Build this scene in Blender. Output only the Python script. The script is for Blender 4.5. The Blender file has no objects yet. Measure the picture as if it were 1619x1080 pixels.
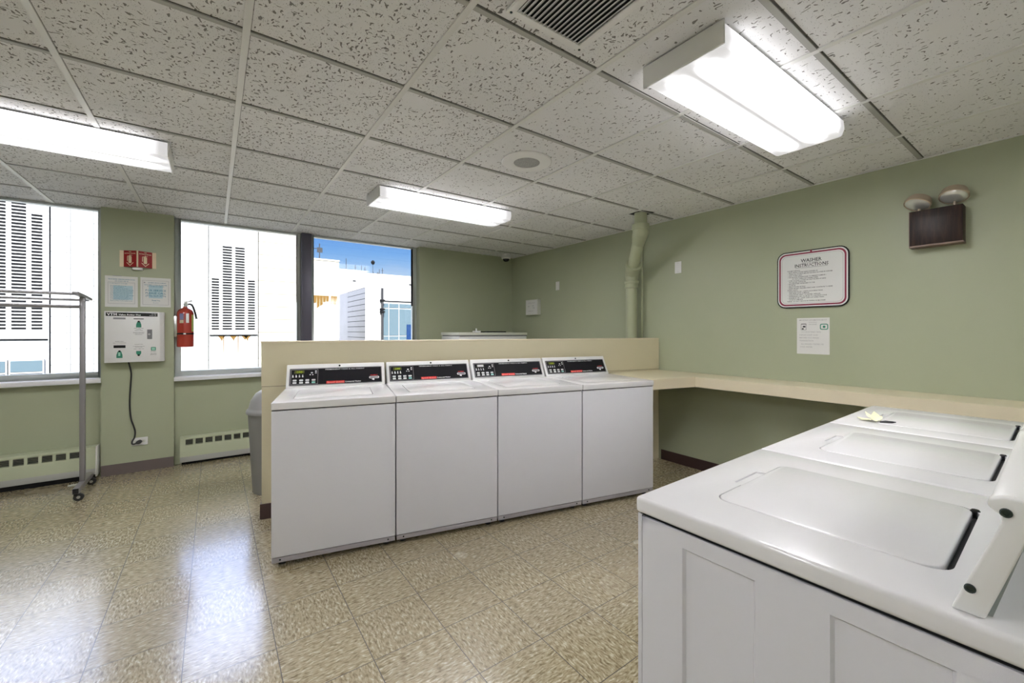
import bpy, bmesh, math, random
from mathutils import Vector, Matrix
random.seed(7)
PI = math.pi
C = bpy.context.scene.collection
SC = bpy.context.scene

# ------------------------------------------------------------------ camera
CAMH = 1.3096
YAW = 0.6386
cam = bpy.data.cameras.new('camera'); camo = bpy.data.objects.new('camera', cam); C.objects.link(camo)
camo.location = (0, 0, CAMH); camo.rotation_euler = (PI/2, 0, -YAW)
cam.sensor_width = 36.0; cam.sensor_fit = 'HORIZONTAL'
cam.lens = 663.3/1619*36.0
cam.shift_x = -(830.14-809.5)/1619; cam.shift_y = -(540-523.54)/1619
cam.clip_start = 0.02; cam.clip_end = 500
SC.camera = camo

# ------------------------------------------------------------------ exposure
SC.view_settings.view_transform = 'Standard'
SC.view_settings.look = 'None'
SC.view_settings.gamma = 1.0
SC.view_settings.use_curve_mapping = False
SC.view_settings.exposure = 1.75

# ------------------------------------------------------------------ world: blue sky with light cloud
W = bpy.data.worlds.new('sky'); SC.world = W; W.use_nodes = True
nt = W.node_tree; nt.nodes.clear()
def wn(t): return nt.nodes.new(t)
out = wn('ShaderNodeOutputWorld'); bg = wn('ShaderNodeBackground')
tc = wn('ShaderNodeTexCoord'); sep = wn('ShaderNodeSeparateXYZ'); rp = wn('ShaderNodeValToRGB')
nt.links.new(tc.outputs['Generated'], sep.inputs[0]); nt.links.new(sep.outputs['Z'], rp.inputs[0])
els = rp.color_ramp.elements
els[0].position = 0.0; els[0].color = (.62, .66, .70, 1)
els[1].position = 1.0; els[1].color = (.03, .14, .55, 1)
for p, c in ((.012, (.78, .86, .97, 1)), (.11, (.52, .71, .97, 1)), (.17, (.22, .46, .90, 1)), (.24, (.085, .27, .80, 1))):
    e = els.new(p); e.color = c
nz = wn('ShaderNodeTexNoise'); nz.inputs['Scale'].default_value = 2.6; nz.inputs['Detail'].default_value = 6
mp = wn('ShaderNodeMapping'); mp.inputs['Scale'].default_value = (1, 1, 3.2); mp.inputs['Location'].default_value = (.3, .1, .4)
nt.links.new(tc.outputs['Generated'], mp.inputs[0]); nt.links.new(mp.outputs[0], nz.inputs['Vector'])
cr = wn('ShaderNodeValToRGB'); cr.color_ramp.elements[0].position = .52; cr.color_ramp.elements[1].position = .78
nt.links.new(nz.outputs[0], cr.inputs[0])
mx = wn('ShaderNodeMixRGB'); mx.inputs['Color2'].default_value = (.93, .88, .95, 1)
ml = wn('ShaderNodeMath'); ml.operation = 'MULTIPLY'; ml.inputs[1].default_value = .75
nt.links.new(cr.outputs[0], ml.inputs[0]); nt.links.new(ml.outputs[0], mx.inputs['Fac'])
nt.links.new(rp.outputs[0], mx.inputs['Color1']); nt.links.new(mx.outputs[0], bg.inputs['Color'])
# thin bright haze higher up: the sky gets brighter above about 20 degrees
hz = wn('ShaderNodeMapRange'); hz.inputs['From Min'].default_value = .27; hz.inputs['From Max'].default_value = .50
hz.inputs['To Min'].default_value = 0.0; hz.inputs['To Max'].default_value = 1.0
nt.links.new(sep.outputs['Z'], hz.inputs['Value'])
mh = wn('ShaderNodeMixRGB'); mh.inputs['Color2'].default_value = (.66, .72, 1.0, 1)
nt.links.new(hz.outputs[0], mh.inputs['Fac']); nt.links.new(mx.outputs[0], mh.inputs['Color1']); nt.links.new(mh.outputs[0], bg.inputs['Color'])
sm_ = wn('ShaderNodeMath'); sm_.operation = 'MULTIPLY_ADD'; sm_.inputs[1].default_value = 2.3; sm_.inputs[2].default_value = .32
nt.links.new(hz.outputs[0], sm_.inputs[0]); nt.links.new(sm_.outputs[0], bg.inputs['Strength'])
nt.links.new(bg.outputs[0], out.inputs[0])

# ------------------------------------------------------------------ sun (behind our building, on the facades opposite)
sl = bpy.data.lights.new('sun', 'SUN'); so = bpy.data.objects.new('sun', sl); C.objects.link(so)
sl.energy = 8.5; sl.angle = 0.01; sl.color = (1.0, .965, .91)
so.rotation_euler = Vector((-.15, -.82, .60)).to_track_quat('Z', 'Y').to_euler()

LAMP = 19.0      # emission of the fluorescent lenses

# ------------------------------------------------------------------ materials
MATS = {}
def mat(name, col=(.8,.8,.8), rough=.5, metal=0.0, spec=.5, coat=0.0, emit=None, estr=0.0, trans=0.0, bump=None):
    if name in MATS: return MATS[name]
    m = bpy.data.materials.new(name); m.use_nodes = True
    b = m.node_tree.nodes['Principled BSDF']
    b.inputs['Base Color'].default_value = (*col, 1)
    b.inputs['Roughness'].default_value = rough; b.inputs['Metallic'].default_value = metal
    b.inputs['Specular IOR Level'].default_value = spec; b.inputs['Coat Weight'].default_value = coat
    b.inputs['Transmission Weight'].default_value = trans
    if emit: b.inputs['Emission Color'].default_value = (*emit, 1); b.inputs['Emission Strength'].default_value = estr
    N = m.node_tree.nodes; L = m.node_tree.links
    # slight procedural unevenness on every surface
    t = N.new('ShaderNodeTexCoord'); n = N.new('ShaderNodeTexNoise')
    sc, amt = bump if bump else (60, .02)
    n.inputs['Scale'].default_value = sc; n.inputs['Detail'].default_value = 3
    L.new(t.outputs['Object'], n.inputs['Vector'])
    if bump:
        bp = N.new('ShaderNodeBump'); bp.inputs['Strength'].default_value = amt; bp.inputs['Distance'].default_value = .002
        L.new(n.outputs[0], bp.inputs['Height']); L.new(bp.outputs[0], b.inputs['Normal'])
    else:
        mr = N.new('ShaderNodeMapRange'); mr.inputs['To Min'].default_value = max(0, rough-.03); mr.inputs['To Max'].default_value = min(1, rough+.03)
        L.new(n.outputs[0], mr.inputs['Value']); L.new(mr.outputs[0], b.inputs['Roughness'])
    MATS[name] = m
    return m

class G:
    """tiny node-graph helper"""
    def __init__(s, name):
        s.m = bpy.data.materials.new(name); s.m.use_nodes = True; s.N = s.m.node_tree.nodes; s.L = s.m.node_tree.links
        s.b = s.N['Principled BSDF']; MATS[name] = s.m
        s.tc = s.N.new('ShaderNodeTexCoord'); s.P = s.tc.outputs['Object']
    def n(s, t, **k):
        x = s.N.new(t)
        for a, v in k.items(): setattr(x, a, v)
        return x
    def set(s, sock, v):
        if isinstance(v, (int, float)): sock.default_value = v
        elif isinstance(v, tuple): sock.default_value = v if len(v) != 3 or sock.type == 'VECTOR' else (*v, 1)
        else: s.L.new(v, sock)
    def math(s, op, a, b=0.0, c=None):
        x = s.n('ShaderNodeMath', operation=op); s.set(x.inputs[0], a); s.set(x.inputs[1], b)
        if c is not None: s.set(x.inputs[2], c)
        return x.outputs[0]
    def noise(s, vec, scale, detail=2, rough=.5):
        x = s.n('ShaderNodeTexNoise'); s.set(x.inputs['Vector'], vec); x.inputs['Scale'].default_value = scale
        x.inputs['Detail'].default_value = detail; x.inputs['Roughness'].default_value = rough
        return x.outputs[0]
    def mapv(s, vec, scale=(1,1,1), rot=(0,0,0), loc=(0,0,0)):
        x = s.n('ShaderNodeMapping'); s.set(x.inputs['Vector'], vec)
        x.inputs['Scale'].default_value = scale; x.inputs['Rotation'].default_value = rot; x.inputs['Location'].default_value = loc
        return x.outputs[0]
    def sep(s, vec):
        x = s.n('ShaderNodeSeparateXYZ'); s.set(x.inputs[0], vec); return x.outputs
    def ramp(s, f, stops, interp='LINEAR'):
        x = s.n('ShaderNodeValToRGB'); x.color_ramp.interpolation = interp; e = x.color_ramp.elements
        e[0].position = stops[0][0]; e[0].color = (*stops[0][1], 1); e[1].position = stops[-1][0]; e[1].color = (*stops[-1][1], 1)
        for p, c in stops[1:-1]: q = e.new(p); q.color = (*c, 1)
        s.set(x.inputs[0], f); return x.outputs[0]
    def mix(s, f, a, b):
        x = s.n('ShaderNodeMixRGB'); s.set(x.inputs[0], f); s.set(x.inputs[1], a); s.set(x.inputs[2], b); return x.outputs[0]
    def bump(s, h, strength=.3, dist=.002):
        x = s.n('ShaderNodeBump'); x.inputs['Strength'].default_value = strength; x.inputs['Distance'].default_value = dist
        s.set(x.inputs['Height'], h); s.L.new(x.outputs[0], s.b.inputs['Normal'])
    def base(s, c, rough=.5, spec=.5):
        s.set(s.b.inputs['Base Color'], c); s.set(s.b.inputs['Roughness'], rough); s.b.inputs['Specular IOR Level'].default_value = spec

GX, GY, GT = -.5121, 1.2645, .61       # ceiling grid
FX, FY, FT = .5127, 1.6964, .3048      # floor tile grid
CE = 2.4215                            # ceiling height

def m_ceiling():
    g = G('acoustic_tile'); x, y, z = g.sep(g.P)
    warp = g.n('ShaderNodeVectorMath', operation='ADD')
    ns = g.n('ShaderNodeTexNoise'); g.set(ns.inputs['Vector'], g.P); ns.inputs['Scale'].default_value = 22; ns.inputs['Detail'].default_value = 2
    sc = g.n('ShaderNodeVectorMath', operation='SCALE'); g.L.new(ns.outputs['Color'], sc.inputs[0]); sc.inputs['Scale'].default_value = .05
    g.L.new(g.P, warp.inputs[0]); g.L.new(sc.outputs[0], warp.inputs[1])
    ti = g.math('FLOOR', g.math('DIVIDE', g.math('SUBTRACT', x, GX), GT)); tj = g.math('FLOOR', g.math('DIVIDE', g.math('SUBTRACT', y, GY), GT))
    par = g.math('GREATER_THAN', g.math('FRACT', g.math('MULTIPLY', g.math('ADD', g.math('MULTIPLY', ti, 1.37), g.math('MULTIPLY', tj, 2.71)), .5)), .45)
    # two batches of tile: the ones at the right of the room are smoother
    smoother = g.math('SUBTRACT', 1.0, g.math('MULTIPLY', g.math('GREATER_THAN', x, GX+GT*3), .55))
    layers = []
    for k, (sx, sy, th, rot) in enumerate(((66, 25, .20, .45), (27, 72, .19, -.35), (170, 130, .16, .2))):
        v = g.mapv(warp.outputs[0], (sx, sy, 1), (0, 0, rot), (k*3.1, k*1.7, 0))
        vo = g.n('ShaderNodeTexVoronoi', voronoi_dimensions='2D', feature='F1'); g.set(vo.inputs['Vector'], v); vo.inputs['Scale'].default_value = 1
        hit = g.math('LESS_THAN', vo.outputs['Distance'], th)
        rnd = g.n('ShaderNodeSeparateXYZ'); g.L.new(vo.outputs['Color'], rnd.inputs[0])
        keep = g.math('LESS_THAN', rnd.outputs[0], g.math('MULTIPLY', smoother, (.44, .26, .34)[k]))
        layers.append(g.math('MULTIPLY', hit, keep))
    f = g.math('MAXIMUM', g.math('MAXIMUM', layers[0], layers[1]), layers[2])
    patch = g.math('GREATER_THAN', g.noise(g.P, 4.5, 3), .36)
    f = g.math('MULTIPLY', f, patch)
    tone = g.noise(g.P, .9, 3)
    base = g.ramp(tone, [(.35, (.74, .74, .745)), (.65, (.81, .81, .815))])
    # recess shadow beside the tees, painted into the tile colour
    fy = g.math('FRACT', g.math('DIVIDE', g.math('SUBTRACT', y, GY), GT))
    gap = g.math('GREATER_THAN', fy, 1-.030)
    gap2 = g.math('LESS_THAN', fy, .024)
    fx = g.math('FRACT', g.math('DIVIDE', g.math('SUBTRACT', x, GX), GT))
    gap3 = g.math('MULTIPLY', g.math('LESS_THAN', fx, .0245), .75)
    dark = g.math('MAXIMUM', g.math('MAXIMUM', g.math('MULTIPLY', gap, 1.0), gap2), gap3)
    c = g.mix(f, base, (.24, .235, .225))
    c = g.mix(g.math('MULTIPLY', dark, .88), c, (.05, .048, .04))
    g.base(c, .95, .1)
    grain = g.noise(g.P, 260, 2)
    g.bump(g.math('SUBTRACT', g.math('MULTIPLY', grain, .35), f), .6, .003)
    return g.m

def m_floor():
    g = G('vinyl_tile'); x, y, z = g.sep(g.P)
    u = g.math('DIVIDE', g.math('SUBTRACT', x, FX), FT); v = g.math('DIVIDE', g.math('SUBTRACT', y, FY), FT)
    fu, fv = g.math('FRACT', u), g.math('FRACT', v)
    par = g.math('MODULO', g.math('ABSOLUTE', g.math('ADD', g.math('FLOOR', u), g.math('FLOOR', v))), 2.0)
    par = g.math('GREATER_THAN', par, .5)
    w = g.n('ShaderNodeVectorMath', operation='ADD'); ns = g.n('ShaderNodeTexNoise'); g.set(ns.inputs['Vector'], g.P); ns.inputs['Scale'].default_value = 30
    sc = g.n('ShaderNodeVectorMath', operation='SCALE'); g.L.new(ns.outputs['Color'], sc.inputs[0]); sc.inputs['Scale'].default_value = .02
    g.L.new(g.P, w.inputs[0]); g.L.new(sc.outputs[0], w.inputs[1])
    a = g.noise(g.mapv(w.outputs[0], (118, 33, 1)), 1, 2, .55); b = g.noise(g.mapv(w.outputs[0], (33, 118, 1)), 1, 2, .55)
    fl = g.mix(par, a, b)
    c = g.ramp(fl, [(.27, (.15, .11, .055)), (.42, (.30, .245, .145)), (.52, (.40, .34, .215)), (.60, (.47, .41, .28)), (.71, (.68, .62, .47))])
    ti = g.n('ShaderNodeTexWhiteNoise', noise_dimensions='2D')
    cv = g.n('ShaderNodeCombineXYZ'); g.L.new(g.math('FLOOR', u), cv.inputs[0]); g.L.new(g.math('FLOOR', v), cv.inputs[1]); g.L.new(cv.outputs[0], ti.inputs['Vector'])
    c = g.mix(g.math('MULTIPLY', ti.outputs[0], .16), c, (.23, .18, .10))
    du = g.math('MINIMUM', fu, g.math('SUBTRACT', 1.0, fu)); dv = g.math('MINIMUM', fv, g.math('SUBTRACT', 1.0, fv))
    d = g.math('MINIMUM', du, dv); seam = g.math('LESS_THAN', d, .0052)
    c = g.mix(seam, c, (.05, .042, .03))
    scuff = g.noise(g.P, 1.1, 4)
    rough = g.math('ADD', g.math('MULTIPLY', scuff, .12), g.math('ADD', .20, g.math('MULTIPLY', seam, .35)))
    g.base(c, rough, .62)
    g.b.inputs['Coat Weight'].default_value = .8; g.b.inputs['Coat Roughness'].default_value = .15; g.b.inputs['Coat IOR'].default_value = 1.6
    wav = g.noise(g.P, 9, 2)
    g.bump(g.math('SUBTRACT', g.math('ADD', g.math('MULTIPLY', wav, .25), g.math('MULTIPLY', fl, .12)), g.math('MULTIPLY', seam, .6)), .12, .002)
    return g.m

def m_wall():
    g = G('green_wall_paint')
    n = g.noise(g.P, 1.3, 3)
    c = g.ramp(n, [(.35, (.40, .432, .300)), (.65, (.425, .455, .320))])
    g.base(c, .42, .35)
    g.bump(g.noise(g.P, 130, 2), .12, .001)
    return g.m

def m_facade(name, colr, pz, px_, line=(.35, .33, .30), lw=.02, stain=False):
    g = G(name); x, y, z = g.sep(g.P)
    fz = g.math('FRACT', g.math('DIVIDE', z, pz)); fx = g.math('FRACT', g.math('DIVIDE', g.math('ADD', x, g.math('MULTIPLY', y, 1.0)), px_))
    l = g.math('MAXIMUM', g.math('LESS_THAN', fz, lw/pz), g.math('LESS_THAN', fx, lw/px_*.6))
    n = g.noise(g.P, .7, 4)
    c = g.ramp(n, [(.3, tuple(v*.9 for v in colr)), (.7, colr)])
    c = g.mix(l, c, line)
    g.base(c, .8, .2)
    return g.m

def m_wood():
    g = G('dark_woodgrain')
    v = g.mapv(g.P, (5, 40, 4), (0.15, .1, 0)); n = g.noise(v, 1.6, 5, .6)
    g.base(g.ramp(n, [(.3, (.006, .0025, .002)), (.5, (.022, .009, .006)), (.75, (.06, .028, .018))]), .45, .4)
    return g.m

def m_glass():
    m = bpy.data.materials.new('window_glass'); m.use_nodes = True; N = m.node_tree.nodes; L = m.node_tree.links; N.clear()
    o = N.new('ShaderNodeOutputMaterial'); t = N.new('ShaderNodeBsdfTransparent'); t.inputs[0].default_value = (.95, .97, .965, 1)
    gl = N.new('ShaderNodeBsdfGlossy'); gl.inputs['Roughness'].default_value = .0
    f = N.new('ShaderNodeFresnel'); f.inputs[0].default_value = 1.45; mxx = N.new('ShaderNodeMixShader')
    L.new(f.outputs[0], mxx.inputs[0]); L.new(t.outputs[0], mxx.inputs[1]); L.new(gl.outputs[0], mxx.inputs[2]); L.new(mxx.outputs[0], o.inputs[0])
    MATS['window_glass'] = m; return m

def m_lens(name, y_a, y_b):
    """prismatic diffuser; two tubes behind it show as two brighter bands across local y"""
    g = G(name); x, y, z = g.sep(g.P)
    t = g.math('DIVIDE', g.math('SUBTRACT', y, y_a), (y_b-y_a))
    s1 = g.math('ABSOLUTE', g.math('SUBTRACT', t, .30)); s2 = g.math('ABSOLUTE', g.math('SUBTRACT', t, .70))
    d = g.math('MINIMUM', s1, s2)
    k = g.ramp(d, [(0, (1, 1, 1)), (.06, (.85, .85, .85)), (.095, (.35, .35, .35)), (.13, (.07, .07, .07)), (.16, (.012, .012, .012)), (.185, (0, 0, 0)), (.3, (0, 0, 0))])
    ax = g.math('ABSOLUTE', x); e = g.ramp(ax, [(0, (1, 1, 1)), (.48, (1, 1, 1)), (.535, (.15, .15, .15)), (.56, (.01, .01, .01)), (.61, (0, 0, 0))])
    prism = g.math('ADD', .94, g.math('MULTIPLY', g.math('SINE', g.math('MULTIPLY', x, 700)), g.math('MULTIPLY', .06, g.math('SINE', g.math('MULTIPLY', y, 700)))))
    st = g.math('MULTIPLY', g.math('ADD', g.math('MULTIPLY', k, e), .0088), g.math('MULTIPLY', prism, LAMP))
    nn = g.n('ShaderNodeNewGeometry'); ny = g.math('ABSOLUTE', g.sep(nn.outputs['Normal'])[1])
    st = g.math('ADD', st, g.math('MULTIPLY', g.math('MULTIPLY', ny, e), LAMP*.055))
    g.base((.45, .45, .44), .35, .5)
    g.b.inputs['Emission Color'].default_value = (.985, .97, 1.0, 1); g.L.new(st, g.b.inputs['Emission Strength'])
    return g.m

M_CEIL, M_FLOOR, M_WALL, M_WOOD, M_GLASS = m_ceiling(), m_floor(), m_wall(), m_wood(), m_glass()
M_GRID = mat('grid_metal', (.70, .70, .68), .5)
M_TEE = mat('cross_tee', (.40, .40, .375), .55)
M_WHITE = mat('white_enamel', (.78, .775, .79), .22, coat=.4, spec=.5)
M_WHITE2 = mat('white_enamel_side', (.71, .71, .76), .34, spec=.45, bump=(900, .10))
M_WPLAS = mat('white_plastic', (.78, .78, .77), .35)
M_OFFW = mat('offwhite_plastic', (.66, .67, .60), .4)
M_BLACK = mat('black_plastic', (.008, .008, .012), .25)
M_DARK = mat('dark_gap', (.015, .015, .018), .8)
M_RUB = mat('black_rubber', (.02, .02, .02), .6)
M_GREY = mat('grey_paint', (.22, .22, .23), .4)
M_TOE = mat('grey_toe_strip', (.36, .34, .36), .4)
M_STEEL = mat('brushed_steel', (.55, .55, .55), .3, metal=1)
M_ALU = mat('window_aluminium', (.50, .54, .53), .4, metal=.2)
M_ALUD = mat('dark_mullion', (.10, .095, .13), .4, metal=.2)
M_LAM = mat('beige_laminate', (.68, .62, .44), .42, spec=.4)
M_LAMF = mat('beige_laminate_fascia', (.74, .66, .49), .45, spec=.4)
M_LINE = mat('laminate_joint', (.12, .10, .06), .7)
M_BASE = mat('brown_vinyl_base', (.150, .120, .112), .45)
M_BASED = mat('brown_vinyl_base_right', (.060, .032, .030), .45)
M_SILL = mat('sill_white', (.80, .80, .82), .3)
M_RAD = mat('radiator_green', (.50, .54, .38), .4)
M_PIPE = mat('pipe_green', (.43, .46, .31), .35)
M_PAPER = mat('paper', (.74, .74, .72), .7)
M_RED = mat('red_enamel', (.40, .035, .02), .25, coat=.5)
M_SRED = mat('sign_red', (.32, .006, .010), .4)
M_CREAM = mat('sign_cream', (.80, .66, .46), .5)
M_INK = mat('ink', (.03, .03, .035), .6)
M_INKG = mat('grey_ink', (.33, .33, .34), .6)
M_INKB = mat('blue_ink', (.06, .22, .34), .6)
M_TINT = mat('blue_glare_paint', (.46, .62, .68), .7)  # bluish reflection on the notices, put into the colour
M_MAROON = mat('maroon_stripe', (.26, .02, .055), .5)
M_TEAL = mat('green_print', (.03, .24, .15), .5)
M_TEALL = mat('pale_green_print', (.35, .66, .52), .5)
M_LED = mat('display_lit', (.05, .05, .0), .4, emit=(.62, .80, .05), estr=.28)
M_DISP = mat('display_window', (.06, .07, .02), .3)
M_BTN = mat('button_white', (.62, .64, .64), .4)
M_BTNG = mat('button_teal', (.25, .55, .50), .4)
M_PRED = mat('print_red', (.75, .035, .035), .45)
M_PWHITE = mat('print_white', (.85, .85, .85), .45)
M_TAN = mat('lamp_head_tan', (.42, .34, .25), .4)
M_TRASH = mat('grey_bin_plastic', (.235, .235, .23), .5)
M_TRASHL = mat('grey_bin_lid', (.30, .30, .30), .35)
M_RACK = mat('grey_rack_metal', (.27, .26, .27), .35, metal=.35)
M_YEL = mat('crumpled_yellow', (.80, .80, .56), .6)
M_WIN = mat('far_window_glass', (.048, .070, .084), .25, spec=.4)
M_SCREW = mat('dark_screw', (.07, .09, .09), .25, metal=.8)
M_LENSG = mat('reflector_lens', (.85, .87, .86), .14, metal=.55, spec=.9)

# ------------------------------------------------------------------ mesh builder
class MB:
    def __init__(s, M=None): s.v = []; s.f = []; s.M = M or Matrix.Identity(4)
    def add(s, vs, fs):
        k = len(s.v); s.v += [tuple(s.M @ Vector(p)) for p in vs]; s.f += [tuple(i+k for i in f) for f in fs]; return s
    def box(s, x0, x1, y0, y1, z0, z1):
        vs = [(x, y, z) for x in (x0, x1) for y in (y0, y1) for z in (z0, z1)]
        return s.add(vs, [(0,1,3,2),(4,6,7,5),(0,4,5,1),(2,3,7,6),(0,2,6,4),(1,5,7,3)])
    def prism(s, poly, a, b, axis='x'):
        n = len(poly)
        def P(t, p): return {'x': (t, p[0], p[1]), 'y': (p[0], t, p[1]), 'z': (p[0], p[1], t)}[axis]
        vs = [P(a, p) for p in poly] + [P(b, p) for p in poly]
        return s.add(vs, [tuple(range(n))[::-1], tuple(range(n, 2*n))] + [(i, (i+1)%n, n+(i+1)%n, n+i) for i in range(n)])
    def ring(s, outer, inner, a, b):
        n = len(outer)
        vs = [(*p, a) for p in outer] + [(*p, a) for p in inner] + [(*p, b) for p in outer] + [(*p, b) for p in inner]
        fs = []
        for i in range(n):
            j = (i+1) % n
            fs += [(i, j, n+j, n+i), (2*n+i, 3*n+i, 3*n+j, 2*n+j), (i, 2*n+i, 2*n+j, j), (n+i, n+j, 3*n+j, 3*n+i)]
        return s.add(vs, fs)
    def cyl(s, p0, p1, r0, r1=None, n=20, caps=True):
        r1 = r0 if r1 is None else r1
        p0, p1 = Vector(p0), Vector(p1); d = (p1-p0).normalized()
        a = d.orthogonal().normalized(); b = d.cross(a)
        vs = []
        for p, r in ((p0, r0), (p1, r1)):
            vs += [tuple(p + (a*math.cos(2*PI*i/n) + b*math.sin(2*PI*i/n))*r) for i in range(n)]
        fs = [(i, (i+1)%n, n+(i+1)%n, n+i) for i in range(n)]
        if caps: fs += [tuple(range(n))[::-1], tuple(range(n, 2*n))]
        return s.add(vs, fs)
    def tube(s, path, r, n=12):
        pts = [Vector(p) for p in path]; vs = []; fs = []
        up = None
        for i, p in enumerate(pts):
            d = (pts[min(i+1, len(pts)-1)] - pts[max(i-1, 0)]).normalized()
            if up is None: up = d.orthogonal().normalized()
            up = (up - d*up.dot(d)).normalized(); b = d.cross(up)
            rr = r[i] if isinstance(r, (list, tuple)) else r
            vs += [tuple(p + (up*math.cos(2*PI*k/n) + b*math.sin(2*PI*k/n))*rr) for k in range(n)]
        for i in range(len(pts)-1):
            for k in range(n): fs.append((i*n+k, i*n+(k+1)%n, (i+1)*n+(k+1)%n, (i+1)*n+k))
        fs += [tuple(range(n))[::-1], tuple(range((len(pts)-1)*n, len(pts)*n))]
        return s.add(vs, fs)
    def lathe(s, prof, n=32, c=(0,0,0), axis='z'):
        vs = []; fs = []
        for r, h in prof:
            for k in range(n):
                a = 2*PI*k/n; x, y = r*math.cos(a), r*math.sin(a)
                q = {'z': (x, y, h), 'x': (h, x, y), 'y': (x, h, y)}[axis]
                vs.append((q[0]+c[0], q[1]+c[1], q[2]+c[2]))
        for i in range(len(prof)-1):
            for k in range(n): fs.append((i*n+k, i*n+(k+1)%n, (i+1)*n+(k+1)%n, (i+1)*n+k))
        if prof[0][0] > 1e-5: fs.append(tuple(range(n))[::-1])
        if prof[-1][0] > 1e-5: fs.append(tuple(range((len(prof)-1)*n, len(prof)*n)))
        return s.add(vs, fs)
    def build(s, name, m, parent=None, bevel=0.0, seg=2, smooth=35, loc=None):
        me = bpy.data.meshes.new(name); me.from_pydata(s.v, [], s.f); me.validate()
        bm = bmesh.new(); bm.from_mesh(me)
        bmesh.ops.remove_doubles(bm, verts=bm.verts, dist=1e-6)
        bmesh.ops.recalc_face_normals(bm, faces=bm.faces)
        if bevel > 0:
            es = [e for e in bm.edges if len(e.link_faces) == 2 and e.calc_face_angle(0) > math.radians(30)]
            bmesh.ops.bevel(bm, geom=es, offset=bevel, segments=seg, affect='EDGES', profile=.5, clamp_overlap=True)
        bm.to_mesh(me); bm.free()
        me.materials.append(m)
        if smooth:
            me.shade_smooth(); me.set_sharp_from_angle(angle=math.radians(smooth))
        o = bpy.data.objects.new(name, me); C.objects.link(o)
        if loc: o.location = loc
        if parent is not None: o.parent = parent
        return o

def rrect(u0, u1, v0, v1, r, n=6):
    pts = []
    for cx, cy, a0 in ((u1-r, v0+r, -PI/2), (u1-r, v1-r, 0), (u0+r, v1-r, PI/2), (u0+r, v0+r, PI)):
        for i in range(n+1):
            a = a0 + (PI/2)*i/n; pts.append((cx+r*math.cos(a), cy+r*math.sin(a)))
    return pts

def boolcut(o, cutters, name='cut'):
    for cb in cutters:
        c = cb.build('cutter', M_DARK, smooth=0); c.parent = o.parent
        md = o.modifiers.new('b', 'BOOLEAN'); md.operation = 'DIFFERENCE'; md.solver = 'EXACT'; md.object = c
        bpy.context.view_layer.update()
        dg = bpy.context.evaluated_depsgraph_get(); me = bpy.data.meshes.new_from_object(o.evaluated_get(dg))
        o.modifiers.clear(); o.data = me
        bpy.data.objects.remove(c)
    o.data.shade_smooth(); o.data.set_sharp_from_angle(angle=math.radians(35))

def frame(origin, right, up):
    r = Vector(right).normalized(); u = Vector(up).normalized(); n = r.cross(u)
    M = Matrix.Identity(4)
    for i in range(3): M[i][0], M[i][1], M[i][2], M[i][3] = r[i], u[i], n[i], origin[i]
    return M

_fcache = {}
def glyphs(body, size, align='LEFT', bold=0.0, shear=0.0):
    k = (body, round(size, 5), align, bold, shear)
    if k in _fcache: return _fcache[k]
    cu = bpy.data.curves.new('t', 'FONT'); cu.body = body; cu.size = size; cu.align_x = align; cu.resolution_u = 1; cu.offset = bold*size; cu.shear = shear
    o = bpy.data.objects.new('t', cu); C.objects.link(o); bpy.context.view_layer.update()
    me = bpy.data.meshes.new_from_object(o.evaluated_get(bpy.context.evaluated_depsgraph_get()))
    r = ([tuple(v.co) for v in me.vertices], [tuple(p.vertices) for p in me.polygons])
    bpy.data.objects.remove(o); bpy.data.curves.remove(cu); bpy.data.meshes.remove(me)
    _fcache[k] = r; return r
def lettering(name, lines, m, M, parent, h=.0006):
    """lines: (text, u, v, size, align[, bold[, width]]) laid on frame M, h above it"""
    b = MB(M)
    for ln in lines:
        t, u, v, sz, al = ln[:5]; bold = ln[5] if len(ln) > 5 else 0; wid = ln[6] if len(ln) > 6 else None
        vs, fs = glyphs(t, sz, al, bold)
        if not vs: continue
        k = 1.0
        if wid:
            xs = [p[0] for p in vs]; k = wid/max(1e-6, max(xs)-min(xs))
        b.add([(u+p[0]*k, v+p[1], h) for p in vs], fs)
    me = bpy.data.meshes.new(name); me.from_pydata(b.v, [], b.f); me.materials.append(m)
    o = bpy.data.objects.new(name, me); C.objects.link(o)
    if parent is not None: o.parent = parent
    return o

def thing(name, label, cat, loc=(0,0,0), rotz=0.0, group=None):
    o = bpy.data.objects.new(name, None); C.objects.link(o); o.location = loc; o.rotation_euler = (0, 0, rotz)
    o.empty_display_size = .1
    return tag(o, label, cat, group)
def tag(o, label, cat, group=None):
    o['label'] = label; o['category'] = cat
    if group: o['group'] = group
    return o
def struct(o): o['kind'] = 'structure'; return o
def dup(root, loc, rotz, label, group=None):
    r = root.copy(); C.objects.link(r); r.location = loc; r.rotation_euler = (0, 0, rotz); r['label'] = label
    if group: r['group'] = group
    for ch in list(root.children):
        c = ch.copy(); C.objects.link(c); c.parent = r
        for g in list(ch.children):
            d = g.copy(); C.objects.link(d); d.parent = c
    bpy.context.view_layer.update()
    return r

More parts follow.
